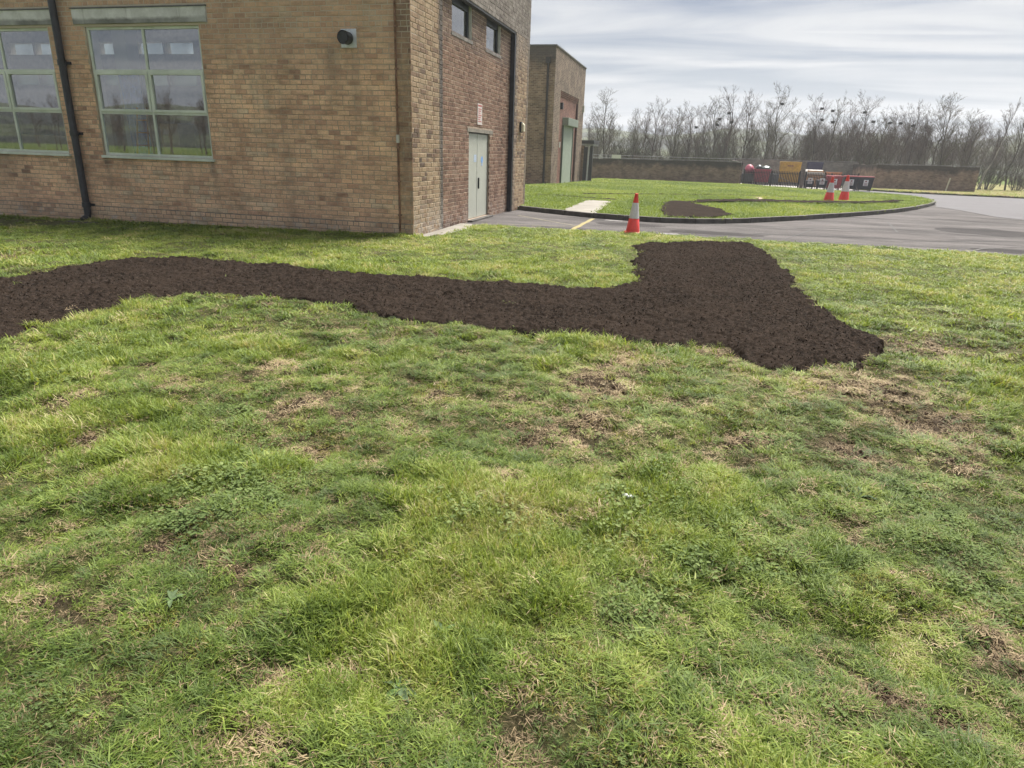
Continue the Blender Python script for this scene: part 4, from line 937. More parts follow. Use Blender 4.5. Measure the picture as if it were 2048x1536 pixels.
# ------------------------------------------------------------------ boundary walls, yard
def boundary(name, a, b, ztop0, ztop1, label, th=0.34, cop=True, mat=None, drip=0.75):
    d = Vector((b[0]-a[0], b[1]-a[1], 0)); L = d.length; ang = math.atan2(d.y, d.x)
    r = tag(empty(name, (a[0], a[1], -0.6), ang), label, 'wall')
    v = []; f = []; ns = max(2, int(L/1.0)); rg = random.Random(int(L*100))
    for i in range(ns+1):
        u = L*i/ns; zt = ztop0+(ztop1-ztop0)*i/ns + rg.uniform(-0.025, 0.025)+0.6
        v += [(u, -th/2, -0.3), (u, -th/2, zt), (u, th/2, zt), (u, th/2, -0.3)]
    for i in range(ns):
        q = 4*i; f += [(q, q+4, q+5, q+1), (q+1, q+5, q+6, q+2), (q+2, q+6, q+7, q+3)]
    f += [(0,1,2,3), (4*ns+3, 4*ns+2, 4*ns+1, 4*ns)]
    mesh_obj('brickwork', v, f, mat or brick_tex_mat(name+'_brick', 0 if abs(d.x) > abs(d.y) else 1, (0.21,0.14,0.105), (0.32,0.235,0.18), (0.31,0.27,0.23), top=max(ztop0, ztop1), drip=drip), r)
    if cop:
        i = 0; u = 0
        while u < L-0.2:
            w = min(rg.uniform(0.85, 1.0), L-u); t = u/L; zt = ztop0+(ztop1-ztop0)*t+0.6+0.028
            MB().box((u+0.006, -th/2-0.05, zt), (u+w-0.006, th/2+0.05, zt+0.065)).build('coping_stone', M_cop, r, bevel=0.012); u += w
    return r
M_cop = plain('coping_weathered', (0.20,0.195,0.185), 0.9, var=0.35, scale=2.5, dirt=(0.08,0.08,0.075))
boundary('brick_wall', (-12.5,63.7), (3.45,61.65), 1.26, 1.38, 'long low weathered brick boundary wall left of the black yard gate')
boundary('brick_wall', (14.75,66.3), (22.5,66.3), 1.52, 1.56, 'free-standing brick wall stretch right of the wheeled bins')
M_greyw = brick_tex_mat('yard_wall_brick', 0, (0.16,0.15,0.135), (0.23,0.215,0.19), (0.26,0.25,0.23))
boundary('brick_wall', (3.2,75.8), (15.2,75.8), 1.62, 1.62, 'grey rear wall of the waste yard behind the yellow container', mat=M_greyw)
boundary('brick_wall', (3.42,61.9), (3.42,75.6), 1.36, 1.5, 'left side wall of the waste yard running back from the gate', cop=False)
boundary('brick_wall', (14.9,66.5), (14.9,75.6), 1.5, 1.5, 'right side wall of the waste yard behind the bins', cop=False)

M_gate = plain('black_gate_paint', (0.018,0.018,0.02), 0.5, var=0.2)
def gate(a, b, z0, z1, label, brace):
    d = Vector((b[0]-a[0], b[1]-a[1], 0)); L = d.length
    r = tag(empty('metal_gate', (a[0], a[1], z0), math.atan2(d.y, d.x)), label, 'gate', 'palisade gates of the waste yard'); h = z1-z0
    for zz_ in (0.12, h-0.22): MB().box((0, 0.012, zz_), (L, 0.05, zz_+0.05)).build('rail', M_gate, r)
    for u in (0.0, L-0.09): MB().box((u, -0.03, -0.1), (u+0.09, 0.06, h+0.05)).build('post', M_gate, r)
    half = L/2
    if brace: MB().tube([(0.1,0.035,0.15),(half-0.05,0.035,h-0.25)], 0.022, 5).build('brace', M_gate, r); MB().tube([(L-0.1,0.035,0.15),(half+0.05,0.035,h-0.25)], 0.022, 5).build('brace', M_gate, r)
    else: MB().tube([(0.1,0.035,h-0.25),(L-0.1,0.035,0.15)], 0.022, 5).build('brace', M_gate, r)
    MB().box((half-0.03,0.0,0.0),(half+0.03,0.05,h)).build('meeting_stile', M_gate, r)
    nb = int(L/0.125); unit = None
    for k in range(1, nb):
        u = L*k/nb
        if unit is None: unit = MB().box((-0.03,-0.012,0.0),(0.03,0.011,h-0.05)).frustum((0,0), 0.06, 0.023, h-0.05, 0.012, 0.012, h).build('bar', M_gate, r); o = unit
        else: o = unit.copy(); COL.objects.link(o); o.parent = r
        o.location = (u, 0, 0)
gate((3.72,61.85), (8.2,61.85), -0.46, 0.80, 'black palisade gate leaf standing in front of the dark red skip', True)
gate((8.55,61.85), (12.7,62.3), -0.47, 0.76, 'black palisade gate leaf in front of the timber crates behind the bins', False)
MB_ = MB().box((8.24,61.7,-0.6),(8.5,62.0,1.0)); tag(MB_.build('gate_post', brick_tex_mat('gate_post_brick', 0, (0.15,0.12,0.1), (0.2,0.17,0.14), (0.25,0.22,0.2)), None, bevel=0.01), 'short square brick post between the two black yard gates', 'post')

# waste yard contents
M_dred = plain('dark_red_skip', (0.20,0.022,0.038), 0.5, var=0.2, dirt=(0.10,0.02,0.03))
sk = tag(empty('waste_skip', (5.85,70.0,-0.61)), 'dark red open waste skip behind the black gate', 'skip')
MB().frustum((0,0), 1.15, 1.2, 0.25, 1.5, 1.5, 1.36).build('body', M_dred, sk, bevel=0.02)
MB().box((-0.78,-0.78,1.34),(0.78,-0.70,1.42)).box((-0.78,0.70,1.34),(0.78,0.78,1.42)).box((-0.78,-0.70,1.34),(-0.70,0.70,1.42)).box((0.70,-0.70,1.34),(0.78,0.70,1.42)).build('rim', M_dred, sk)
for sx in (-0.45,0.45): MB().box((sx-0.06,-0.5,0.0),(sx+0.06,0.5,0.25)).build('foot', M_gate, sk)
def lump(name, c, r, mat, label, cat, seed, sc=(1,1,1), group=None):
    bm = bmesh.new(); bmesh.ops.create_icosphere(bm, subdivisions=3, radius=r)
    for v in bm.verts:
        nn = float(fbm(np.array([v.co.x*3/r*0.35+seed]), np.array([v.co.y*3/r*0.35+v.co.z*2.1/r*0.35]), seed, 3)[0])
        v.co *= 0.72+0.55*nn; v.co.x *= sc[0]; v.co.y *= sc[1]; v.co.z *= sc[2]
    me = bpy.data.meshes.new(name); bm.to_mesh(me); bm.free(); me.materials.append(mat)
    for p in me.polygons: p.use_smooth = True
    o = bpy.data.objects.new(name, me); COL.objects.link(o); o.location = c
    return tag(o, label, cat, group)
lump('rubbish_sack', (5.55,70.0,0.88), 0.36, plain('black_sack', (0.03,0.04,0.04), 0.3), 'black rubbish sack heaped on the dark red skip, left one', 'sack', 7, (1,1,0.8))
lump('rubbish_sack', (6.15,70.0,0.86), 0.34, plain('green_sack', (0.10,0.14,0.13), 0.3), 'grey-green rubbish sack heaped on the dark red skip, right one', 'sack', 9, (1.2,1,0.75))
lump('rubbish_sack', (4.75,71.0,0.55), 0.62, plain('pink_sack', (0.38,0.075,0.12), 0.45), 'bright pink sack standing left of the dark red skip', 'sack', 11, (0.8,0.8,1.0))
db = tag(empty('waste_container', (4.5,70.8,-0.61)), 'dark grey waste container under the pink sack behind the gate', 'container')
MB().frustum((0,0),1.2,0.9,0.12,1.35,1.0,0.98).build('body', plain('dark_bin', (0.035,0.038,0.045), 0.5), db, bevel=0.03)
for sx in (-0.5,0.5): MB().tube([(sx,-0.03,0.07),(sx,0.03,0.07)],0.07,10).build('wheel', M_gate, db)
db = tag(empty('waste_container', (7.0,71.2,-0.61)), 'dark grey waste container between the red skip and yellow container', 'container')
MB().frustum((0,0),0.9,0.9,0.12,1.0,1.0,1.02).build('body', plain('dark_bin', (0.035,0.038,0.045), 0.5), db, bevel=0.03)
for sx in (-0.4,0.4): MB().tube([(sx,-0.03,0.07),(sx,0.03,0.07)],0.07,10).build('wheel', M_gate, db)
yc = tag(empty('yellow_container', (8.55,72.4,-0.62)), 'tall mustard yellow wheeled waste container with dark lettering', 'container')
M_yelc = plain('mustard_paint', (0.40,0.235,0.03), 0.6, var=0.2, dirt=(0.24,0.14,0.04))
MB().frustum((0,0),1.75,0.9,0.28,1.86,1.0,2.0).build('body', M_yelc, yc, bevel=0.03)
MB().frustum((0,0),1.95,1.1,2.0,1.85,1.0,2.16).build('lid', M_yelc, yc, bevel=0.03)
for k in range(3): MB().box((-0.75+0.72*k,-0.54,0.35),(-0.68+0.72*k,-0.47,1.4)).build('rib', M_yelc, yc)
txm = plain('dark_lettering', (0.16,0.06,0.02), 0.6)
for k, w in enumerate((0.07,0.05,0.06,0.05,0.07,0.05)): MB().box((-0.28+0.09*k,-0.515,1.72-0.02*(k % 2)),(-0.28+0.09*k+w,-0.503,1.86)).build('lettering', txm, yc)
for sx in (-0.7,0.7):
    for sy2 in (-0.3,0.3): MB().tube([(sx-0.03,sy2,0.1),(sx+0.03,sy2,0.1)],0.1,10).box((sx-0.02,sy2-0.02,0.1),(sx+0.02,sy2+0.02,0.3)).build('castor', M_gate, yc)
bc = tag(empty('blue_container', (11.0,74.2,-0.62)), 'dark blue waste container against the rear yard wall', 'container')
MB().frustum((0,0),1.25,0.9,0.15,1.35,1.0,2.05).build('body', plain('navy_paint', (0.022,0.02,0.06), 0.5), bc, bevel=0.03)
MB().frustum((0,0),1.42,1.08,2.05,1.35,1.0,2.2).build('lid', plain('navy_paint', (0.04,0.04,0.14), 0.5), bc, bevel=0.02)
M_ply = plain('raw_timber', (0.36,0.20,0.10), 0.8, var=0.2)
def crate(x, y, z, w, d, h, label, mat):
    r = tag(empty('timber_crate', (x, y, z)), label, 'crate', 'crates behind the right yard gate')
    n_ = 5; bh = h/n_
    for k in range(n_):
        MB().box((-w/2,-d/2,k*bh),(w/2,-d/2+0.025,k*bh+bh*0.86)).build('slat', mat, r)
    MB().box((-w/2,-d/2+0.027,0),(w/2,d/2,h*0.97)).build('core', plain('crate_inside', (0.17,0.10,0.06), 0.9), r)
    for sx in (-w/2+0.05, w/2-0.05): MB().box((sx-0.05,-d/2-0.02,0),(sx+0.05,-d/2-0.001,h)).build('batten', mat, r)
crate(10.2,68.2,-0.57,1.35,1.0,1.45,'brown timber crate under a white sheet behind the yard gate', M_ply)
crate(11.75,68.3,-0.57,1.3,1.0,1.38,'orange-topped timber crate right of the sheeted crate', plain('orange_timber', (0.42,0.17,0.09), 0.8, var=0.2))
dv = []; df = []
for i in range(17):
    for j in range(9):
        u = -0.85+i*0.106; v = (j-4)/4; zz_ = 0.9 + (0.03*math.sin(i*1.3+j) if abs(v) < 0.7 else -0.0) - max(0, abs(v)-0.7)*1.2 - max(0, abs(u)-0.72)*1.2
        dv.append((10.1+u, 68.2+v*0.6, zz_))
for i in range(16):
    for j in range(8): q = i*9+j; df.append((q, q+9, q+10, q+1))
o = mesh_obj('white_sheet', dv, df, plain('white_sheet', (0.42,0.40,0.37), 0.7, var=0.08), smooth=True); md = o.modifiers.new('thick', 'SOLIDIFY'); md.thickness = 0.02
tag(o, 'white sheet laid over the brown timber crate in the yard', 'sheet')

# wheeled bins at the yard mouth
M_bin = plain('black_bin', (0.022,0.025,0.032), 0.45, var=0.15); M_lidr = plain('red_lid', (0.30,0.035,0.04), 0.5, var=0.2, dirt=(0.18,0.05,0.05))
M_lab = plain('bin_label_white', (0.70,0.70,0.70), 0.5, var=0.04); M_mark = plain('bin_mark', (0.20,0.03,0.05), 0.6)
def wheeled_bin(x, y, w, d, h, label, body, lid, lab=True, group=None):
    z = float(g0(x, y)); r = tag(empty('wheeled_bin', (x, y, z)), label, 'bin', group)
    MB().frustum((0,0), w*0.86, d*0.8, 0.14, w, d, h*0.90).build('body', body, r, bevel=0.025)
    MB().box((-w/2-0.03,-d/2-0.03,h*0.88),(w/2+0.03,-d/2+0.02,h*0.93)).build('rim', body, r, bevel=0.01)
    MB().frustum((0,0), w*1.05, d*1.06, h*0.905, w*0.98, d*0.95, h).build('lid', lid, r, bevel=0.02)
    for sx in (-w*0.36, w*0.36):
        for sy2 in (-d*0.28, d*0.28): MB().tube([(sx-0.025,sy2,0.08),(sx+0.025,sy2,0.08)], 0.08, 12).box((sx-0.02,sy2-0.02,0.08),(sx+0.02,sy2+0.02,0.2)).build('wheel', M_gate, r)
    if lab:
        lw = 0.17; yb = -d/2-0.012
        def at(zf): return -(d*0.8+(d-d*0.8)*((zf-0.14)/(h*0.9-0.14)))/2-0.006
        lb = mesh_obj('label', [(-lw,at(0.40),0.40),(lw,at(0.40),0.40),(lw,at(0.84),0.84),(-lw,at(0.84),0.84)], [(0,1,2,3)], M_lab, r)
        for nm, u0, u1, z0, z1 in (('mark',-0.06,0.06,0.68,0.77),('text_line',-0.12,0.12,0.58,0.61),('text_line',-0.12,0.10,0.51,0.54),('text_line',-0.12,0.12,0.44,0.47)):
            mesh_obj(nm, [(u0,at(z0)-0.004,z0),(u1,at(z0)-0.004,z0),(u1,at(z1)-0.004,z1),(u0,at(z1)-0.004,z1)], [(0,1,2,3)], M_mark, lb)
    return r
wheeled_bin(11.42,58.7,0.98,0.9,1.10,'black four-wheeled bin with red lid just right of the far cones', M_bin, M_lidr)
wheeled_bin(12.48,58.9,1.06,0.9,1.10,'rightmost black four-wheeled bin with red lid beside the brick wall', M_bin, M_lidr)
wheeled_bin(10.15,58.2,1.05,0.9,1.08,'all-red four-wheeled bin seen between the two far cones', plain('red_bin', (0.32,0.04,0.05), 0.5, var=0.2, dirt=(0.2,0.06,0.06)), M_lidr)
wheeled_bin(9.25,57.9,0.72,0.6,0.72,'small low black bin left of the red bin', M_bin, M_bin)
wheeled_bin(8.50,58.6,0.56,0.5,0.66,'smallest black bin at the left end of the bin row', M_bin, M_bin)
mp_ = MB().frustum((0,0),0.10,0.10,-0.1,0.09,0.09,1.12,(0.16,0)); o = mp_.build('marker_post', plain('white_post', (0.58,0.55,0.46), 0.7, var=0.1), None, bevel=0.01); o.location = (20.1,65.4,float(g0(20,65.4))+0.07)
tag(o, 'leaning short white marker post in front of the right brick wall', 'post')
sb = tag(empty('white_board', (-7.05,62.6,1.36)), 'blank white board standing on top of the left boundary wall', 'board')
MB().box((-0.40,-0.02,0.0),(0.40,0.02,0.30)).build('panel', plain('board_white', (0.72,0.72,0.70), 0.5, var=0.04), sb)
for sx in (-0.3,0.3): MB().box((sx-0.02,0.02,-0.06),(sx+0.02,0.05,0.28)).build('leg', M_gate, sb)
wf = tag(empty('wire_fence', (-12.4,65.2,-0.5)), 'thin post and wire fence just behind the left boundary wall', 'fence')
for k in range(8): MB().tube([(2.2*k,-0.13*2.2*k,0),(2.2*k,-0.13*2.2*k,2.15)],0.03,5).build('post', M_gate, wf)
for zz_ in (1.9,2.12): MB().tube([(0,0,zz_),(15.4,-2.0,zz_)],0.012,4).build('wire', plain('fence_wire', (0.3,0.31,0.31), 0.5), wf)

# ------------------------------------------------------------------ traffic cones
M_cred = plain('cone_red', (0.80,0.065,0.060), 0.45, var=0.07, scale=9, dirt=(0.62,0.07,0.05)); M_cwht = plain('cone_sleeve', (0.62,0.59,0.64), 0.35, var=0.06, scale=18, dirt=(0.5,0.46,0.5))
def cone(x, y, z, H, rb, rt, plate, label, lean=(0,0), rz=0.2):
    r = tag(empty('traffic_cone', (x, y, z), rz), label, 'traffic cone', 'red and white traffic cones'); r.rotation_euler = (lean[0], lean[1], rz)
    b0 = 0.05
    def rad(t): return rb+(rt-rb)*t
    MB().frustum((0,0), plate, plate, 0.0, plate*0.92, plate*0.92, 0.035).lathe((0,0,0), [(rb*1.18,0.034),(rb*1.06,b0)], 28).build('base', plain('cone_base_red', (0.62,0.06,0.04), 0.6, var=0.1, dirt=(0.3,0.1,0.08)), r, bevel=0.008)
    z_ = lambda t: b0+(H-b0)*t
    MB().lathe((0,0,0), [(rad(0),z_(0)),(rad(0.34),z_(0.34)),(rad(0.34)-0.004,z_(0.345)),(rad(0.76)-0.004,z_(0.755)),(rad(0.76),z_(0.76)),(rad(0.955),z_(0.955)),(rad(1)*1.25,z_(0.965)),(rad(1)*1.2,z_(0.995)),(rad(1)*0.7,z_(1.0))], 32).build('body', M_cred, r, smooth=True)
    MB().lathe((0,0,0), [(rad(0.345)+0.003,z_(0.345)),(rad(0.755)+0.003,z_(0.755))], 32, cap=False).build('sleeve', M_cwht, r, smooth=True)
    return r
cone(-1.20,14.80,0.035,0.83,0.145,0.03,0.36,'nearest red and white traffic cone standing where lawn meets asphalt', (0.0,0.02))
cone(5.36,31.1,0.06,0.98,0.20,0.045,0.46,'left cone of the far pair on the kerbed lawn', (0.0,0.015), 0.5)
cone(6.15,32.3,0.05,1.06,0.21,0.045,0.48,'right and taller cone of the far pair on the kerbed lawn', (0.0,0.02), 0.1)

# ------------------------------------------------------------------ bare trees
def bark(name, a, b_):
    mt, n, b = new_mat(name); p = geo_pos(n)
    n.links.new(ramp(n, noise(n, 2.5, 4, 0.6, mapped(n, p, (1,1,0.4))), [(0.35, a), (0.65, b_)]), b.inputs['Base Color']); b.inputs['Roughness'].default_value = 0.95; b.inputs['Specular IOR Level'].default_value = 0.1
    return mt
M_bark = bark('grey_bark', (0.050,0.041,0.032), (0.105,0.087,0.068)); M_twig = bark('brown_twigs', (0.060,0.044,0.034), (0.115,0.086,0.066)); M_twig2 = bark('olive_twigs', (0.066,0.058,0.034), (0.115,0.10,0.058))
M_birch = bark('birch_bark', (0.17,0.16,0.15), (0.42,0.40,0.37)); M_bush = bark('bush_twigs', (0.052,0.052,0.034), (0.10,0.098,0.058))
def grow(seed, H, spread=0.38, rise=58, n1=18, n2=7, n3=5, r0=None, lean=0.0, tmin=0.22):
    rg = random.Random(seed); tr = MB(); cr_ = MB(); r0 = r0 or 0.02+0.0085*H
    N = 9; pts = []; x = y = 0.0
    for i in range(N+1):
        t = i/N; pts.append(Vector((x+lean*t*H*0.15, y, H*0.95*t))); x += rg.gauss(0, 0.010*H); y += rg.gauss(0, 0.010*H)
    tr.tube(pts, [r0*(1-0.9*(i/N)) for i in range(N+1)], 6)
    def pt(t):
        q = t*N; i = min(int(q), N-1); return pts[i].lerp(pts[i+1], q-i)
    def branch(p, d, L, r, depth):
        k = 4 if depth < 2 else 2; P = [p]; dd = d.copy()
        for i in range(k):
            dd = (dd + Vector((rg.gauss(0,0.085), rg.gauss(0,0.085), 0.11+rg.gauss(0,0.05)))).normalized(); P.append(P[-1]+dd*L/k)
        cr_.tube(P, [max(0.0042, r*(1-0.88*i/k)) for i in range(k+1)], 4 if depth == 0 else 3, cap=False)
        if depth >= 2: return
        m = n2 if depth == 0 else n3
        for j in range(m):
            t = rg.uniform(0.18, 1.0); q = t*k; i = min(int(q), k-1); b = P[i].lerp(P[i+1], q-i)
            base = (P[i+1]-P[i]).normalized(); side = Vector((rg.gauss(0,1), rg.gauss(0,1), rg.gauss(0.15,0.5))).normalized()
            nd = (base*0.75+side*0.85).normalized()
            branch(b, nd, L*rg.uniform(0.32, 0.55)*(1.15-0.5*t), max(0.0055, r*0.45*(1-0.5*t)), depth+1)
    for j in range(n1):
        t = tmin+(0.97-tmin)*(j+rg.random())/n1; az = rg.uniform(0, 2*math.pi); el = R(rise+rg.gauss(0,9)+12*t)
        d = Vector((math.cos(az)*math.cos(el), math.sin(az)*math.cos(el), math.sin(el)))
        branch(pt(t), d, H*spread*(1.08-0.72*t)*rg.uniform(0.75,1.2), r0*0.42*(1-0.75*t)+0.006, 0)
    return tr, cr_
protos = []
for k in range(10):
    Hk = 8.0; tr, cr_ = grow(500+k*7, Hk, spread=(0.50,0.44,0.56,0.46,0.52)[k % 5], rise=(50,56,44,54,48)[k % 5], n1=(15,17,13,16,18)[k % 5], n2=8, n3=8, tmin=(0.2,0.3,0.35,0.15,0.25)[k % 5])
    a = bpy.data.meshes.new('trunk'); a.from_pydata(tr.v, [], tr.f); a.materials.append(M_bark)
    b = bpy.data.meshes.new('crown'); b.from_pydata(cr_.v, [], cr_.f); b.materials.append(M_twig if k % 3 else M_twig2)
    protos.append((a, b))
def plant_tree(x, y, top, k, label, group=None, name='bare_tree', rz=0.0, wide=1.0):
    z = float(g0(x, y))-0.1; s = (top-z)/8.0
    r = tag(empty(name, (x, y, z), rz), label, 'tree', group); r.scale = (s*wide, s*wide, s)
    for nm, me in zip(('trunk', 'crown'), protos[k % len(protos)]):
        o = bpy.data.objects.new(nm, me); COL.objects.link(o); o.parent = r
    return r
rg = random.Random(17)
KEY = [(-10.6,7.9),(-6.5,6.0),(-5.5,6.9),(-3.2,6.2),(-1.5,6.2),(0.1,6.5),(1.6,7.3),(2.9,7.9),(5.0,7.7),(8.0,8.0),(6.9,6.8),(10.2,5.9),(12.4,7.4),(13.5,7.2),(16.6,7.4),(15.1,6.4),(18.6,6.2),(20.5,6.3),(22.2,7.0),(23.6,7.3),(24.7,7.5),(27.1,5.7)]
LBK = ['tall bare tree standing alone at the left end of the tree belt','first short bare tree right of the lone tall tree at the belt end','taller bare tree above the low brown shrub behind the left wall','bare tree left of the olive shrub behind the left boundary wall','bare tree just left above the olive shrub of the belt','bare tree directly behind the olive shrub of the belt','bare tree with rook nests just right of the olive shrub','tall narrow bare tree right of the first cluster of rook nests','rounded bare tree above the left end of the black gate','tallest narrow bare tree in the middle of the belt with one nest','lower bare tree left beside the tallest tree with one nest','low bare tree between the tallest tree and the second nest cluster','bare tree carrying the second cluster of rook nests above the crates','bare tree on the right side of the second cluster of nests','bare tree with a single high nest above the right wall start','lower bare tree left of the single high nest above the right wall','low bare tree above the left part of the right brick wall','low bare tree above the middle of the right brick wall','taller bare tree above the leaning white marker post','upright bare tree right above the marker post','broad bare tree rising behind the right end of the right brick wall','small bare tree left of the leaning birch']
for i, (x, tz) in enumerate(KEY):
    plant_tree(x, 84+rg.uniform(-1.5,1.5), tz+0.35, i, LBK[i], 'trees of the belt behind the walls', rz=rg.uniform(0,6.28), wide=1.05 if i else 1.2)
nfill = 0
while nfill < 150:
    x = rg.uniform(-15, 52); y = rg.uniform(79, 104)
    if x < 12 and rg.random() < 0.35: continue
    px = x/y
    if px < -0.16 or px > 0.46: continue
    tz = rg.uniform(3.9, 6.7)*(1.0 if x > 12 else 0.95)*(0.9+0.1*y/90)
    plant_tree(x, y, tz, rg.randrange(10), 'slender bare tree filling the grey tree belt behind the walls', 'filler trees of the belt', rz=rg.uniform(0,6.28), wide=rg.uniform(0.8,1.15)); nfill += 1
# pale birch on the right verge
tr, cr_ = grow(977, 8.3, 0.30, 62, 20, 7, 5, r0=0.10, lean=1.3, tmin=0.35)
bt_ = tag(empty('birch_tree', (27.1,79.0,-0.7)), 'pale leaning birch with white lower trunk at the far right', 'tree')
tr.build('trunk', M_birch, bt_, smooth=True); cr_.build('crown', M_twig, bt_)
plant_tree(30.6,82,8.4,3,'tall bare tree at the right edge beside the leaning birch', rz=1.0)

def bush(x, y, h, w, seed, label, mat, group):
    rgb = random.Random(seed); st = MB(); tw = MB()
    for i in range(26):
        az = rgb.uniform(0, 6.283); el = R(rgb.uniform(40, 88)); L = h*rgb.uniform(0.6, 1.05); d = Vector((math.cos(az)*math.cos(el)*w/h, math.sin(az)*math.cos(el)*w/h, math.sin(el)))
        b0 = Vector((math.cos(az)*0.15*w*rgb.random(), math.sin(az)*0.15*w*rgb.random(), 0)); P = [b0, b0+d*L*0.5+Vector((0,0,0.05*h)), b0+d*L]
        st.tube(P, [0.022, 0.014, 0.006], 4, cap=False)
        for j in range(16):
            t = rgb.uniform(0.2, 1); p = P[0].lerp(P[1], t*2) if t < 0.5 else P[1].lerp(P[2], t*2-1)
            dd = (d*0.6+Vector((rgb.gauss(0,0.6), rgb.gauss(0,0.6), rgb.gauss(0.4,0.4)))).normalized(); l2 = L*rgb.uniform(0.15, 0.36)
            e = p+dd*l2; tw.tube([p, p.lerp(e, 0.5)+Vector((0,0,0.02)), e], [0.010, 0.008, 0.004], 3, cap=False)
            for q in range(4):
                p2 = p.lerp(e, rgb.uniform(0.3, 1)); d2 = (dd+Vector((rgb.gauss(0,0.7), rgb.gauss(0,0.7), rgb.gauss(0.2,0.5)))).normalized(); tw.tube([p2, p2+d2*l2*0.5], [0.007, 0.004], 3, cap=False)
    r = tag(empty('shrub', (x, y, float(g0(x, y))-0.05)), label, 'shrub', group)
    st.build('stems', M_bark, r); tw.build('crown', mat, r); return r
b1 = bush(0.8,72.5,3.0,3.0,31,'dense olive leafless shrub behind the middle of the left boundary wall', M_bush, 'shrubs behind the walls')
b2_ = bush(-5.6,72.0,2.2,3.2,33,'low wide brown leafless shrub behind the left boundary wall', M_twig, 'shrubs behind the walls')
rgs = random.Random(8); nb_ = 0
while nb_ < 34:
    x = rgs.uniform(-14, 46); y = rgs.uniform(77.5, 92)
    if not (-0.15 < x/y < 0.45): continue
    src = b1 if nb_ % 2 else b2_; c = copy_tree(src); c.location = (x, y, float(g0(x, y))-0.05); c.rotation_euler = (0,0,rgs.uniform(0,6.28)); s = rgs.uniform(0.75, 1.35); c.scale = (s*1.1, s*1.1, s)
    tag(c, 'leafless undergrowth shrub among the trunks of the tree belt', 'shrub', 'undergrowth of the tree belt'); nb_ += 1

# rook nests in the belt
def nest_mesh(seed):
    rgn = random.Random(seed); mbn = MB()
    for i in range(90):
        a = rgn.uniform(0, 6.283); e = rgn.uniform(-0.9, 0.9); rr = 0.26*rgn.uniform(0.5, 1.0)
        p = Vector((math.cos(a)*rr*math.cos(e), math.sin(a)*rr*math.cos(e), 0.18*math.sin(e))); d = Vector((-math.sin(a), math.cos(a), rgn.gauss(0,0.35))).normalized()+Vector((rgn.gauss(0,0.4), rgn.gauss(0,0.4), 0))
        mbn.tube([p-d*0.16, p+d*0.16], [0.022, 0.014], 3, cap=False)
    return mbn
NEST_X = []
nest_src = [nest_mesh(40+i) for i in range(3)]
nm_ = []
for q in nest_src:
    me = bpy.data.meshes.new('rook_nest'); me.from_pydata(q.v, [], q.f); me.materials.append(bark('nest_sticks', (0.018,0.016,0.014), (0.04,0.036,0.03))); nm_.append(me)
for i, (x, y, z) in enumerate([(1.7,82,5.7),(2.6,82,6.3),(1.5,82,5.1),(3.0,82,5.4),(-0.7,82,4.8),(11.9,82,6.9),(13.0,82,6.7),(12.1,82,5.8),(13.2,82,5.6),(16.1,82,6.6),(17.1,82,5.7),(18.7,82,5.6),(19.7,82,5.6),(7.9,82,7.3),(20.9,82,5.4)]):
    o = bpy.data.objects.new('rook_nest', nm_[i % 3]); COL.objects.link(o); o.location = (x, y, z); o.rotation_euler = (0,0,i*1.3); o.scale = (0.66,0.66,0.72)
    NEST_X.append((x, z, o))

ORD = ['leftmost','second','third','fourth','fifth','sixth','seventh','eighth','ninth','tenth','eleventh','twelfth','thirteenth','fourteenth','rightmost']
for i, (x, z, o) in enumerate(sorted(NEST_X, key=lambda q: q[0])):
    tag(o, 'dark twiggy rook nest in the bare trees, %s counted from the left' % ORD[i], 'nest', 'rook nests in the tree belt')

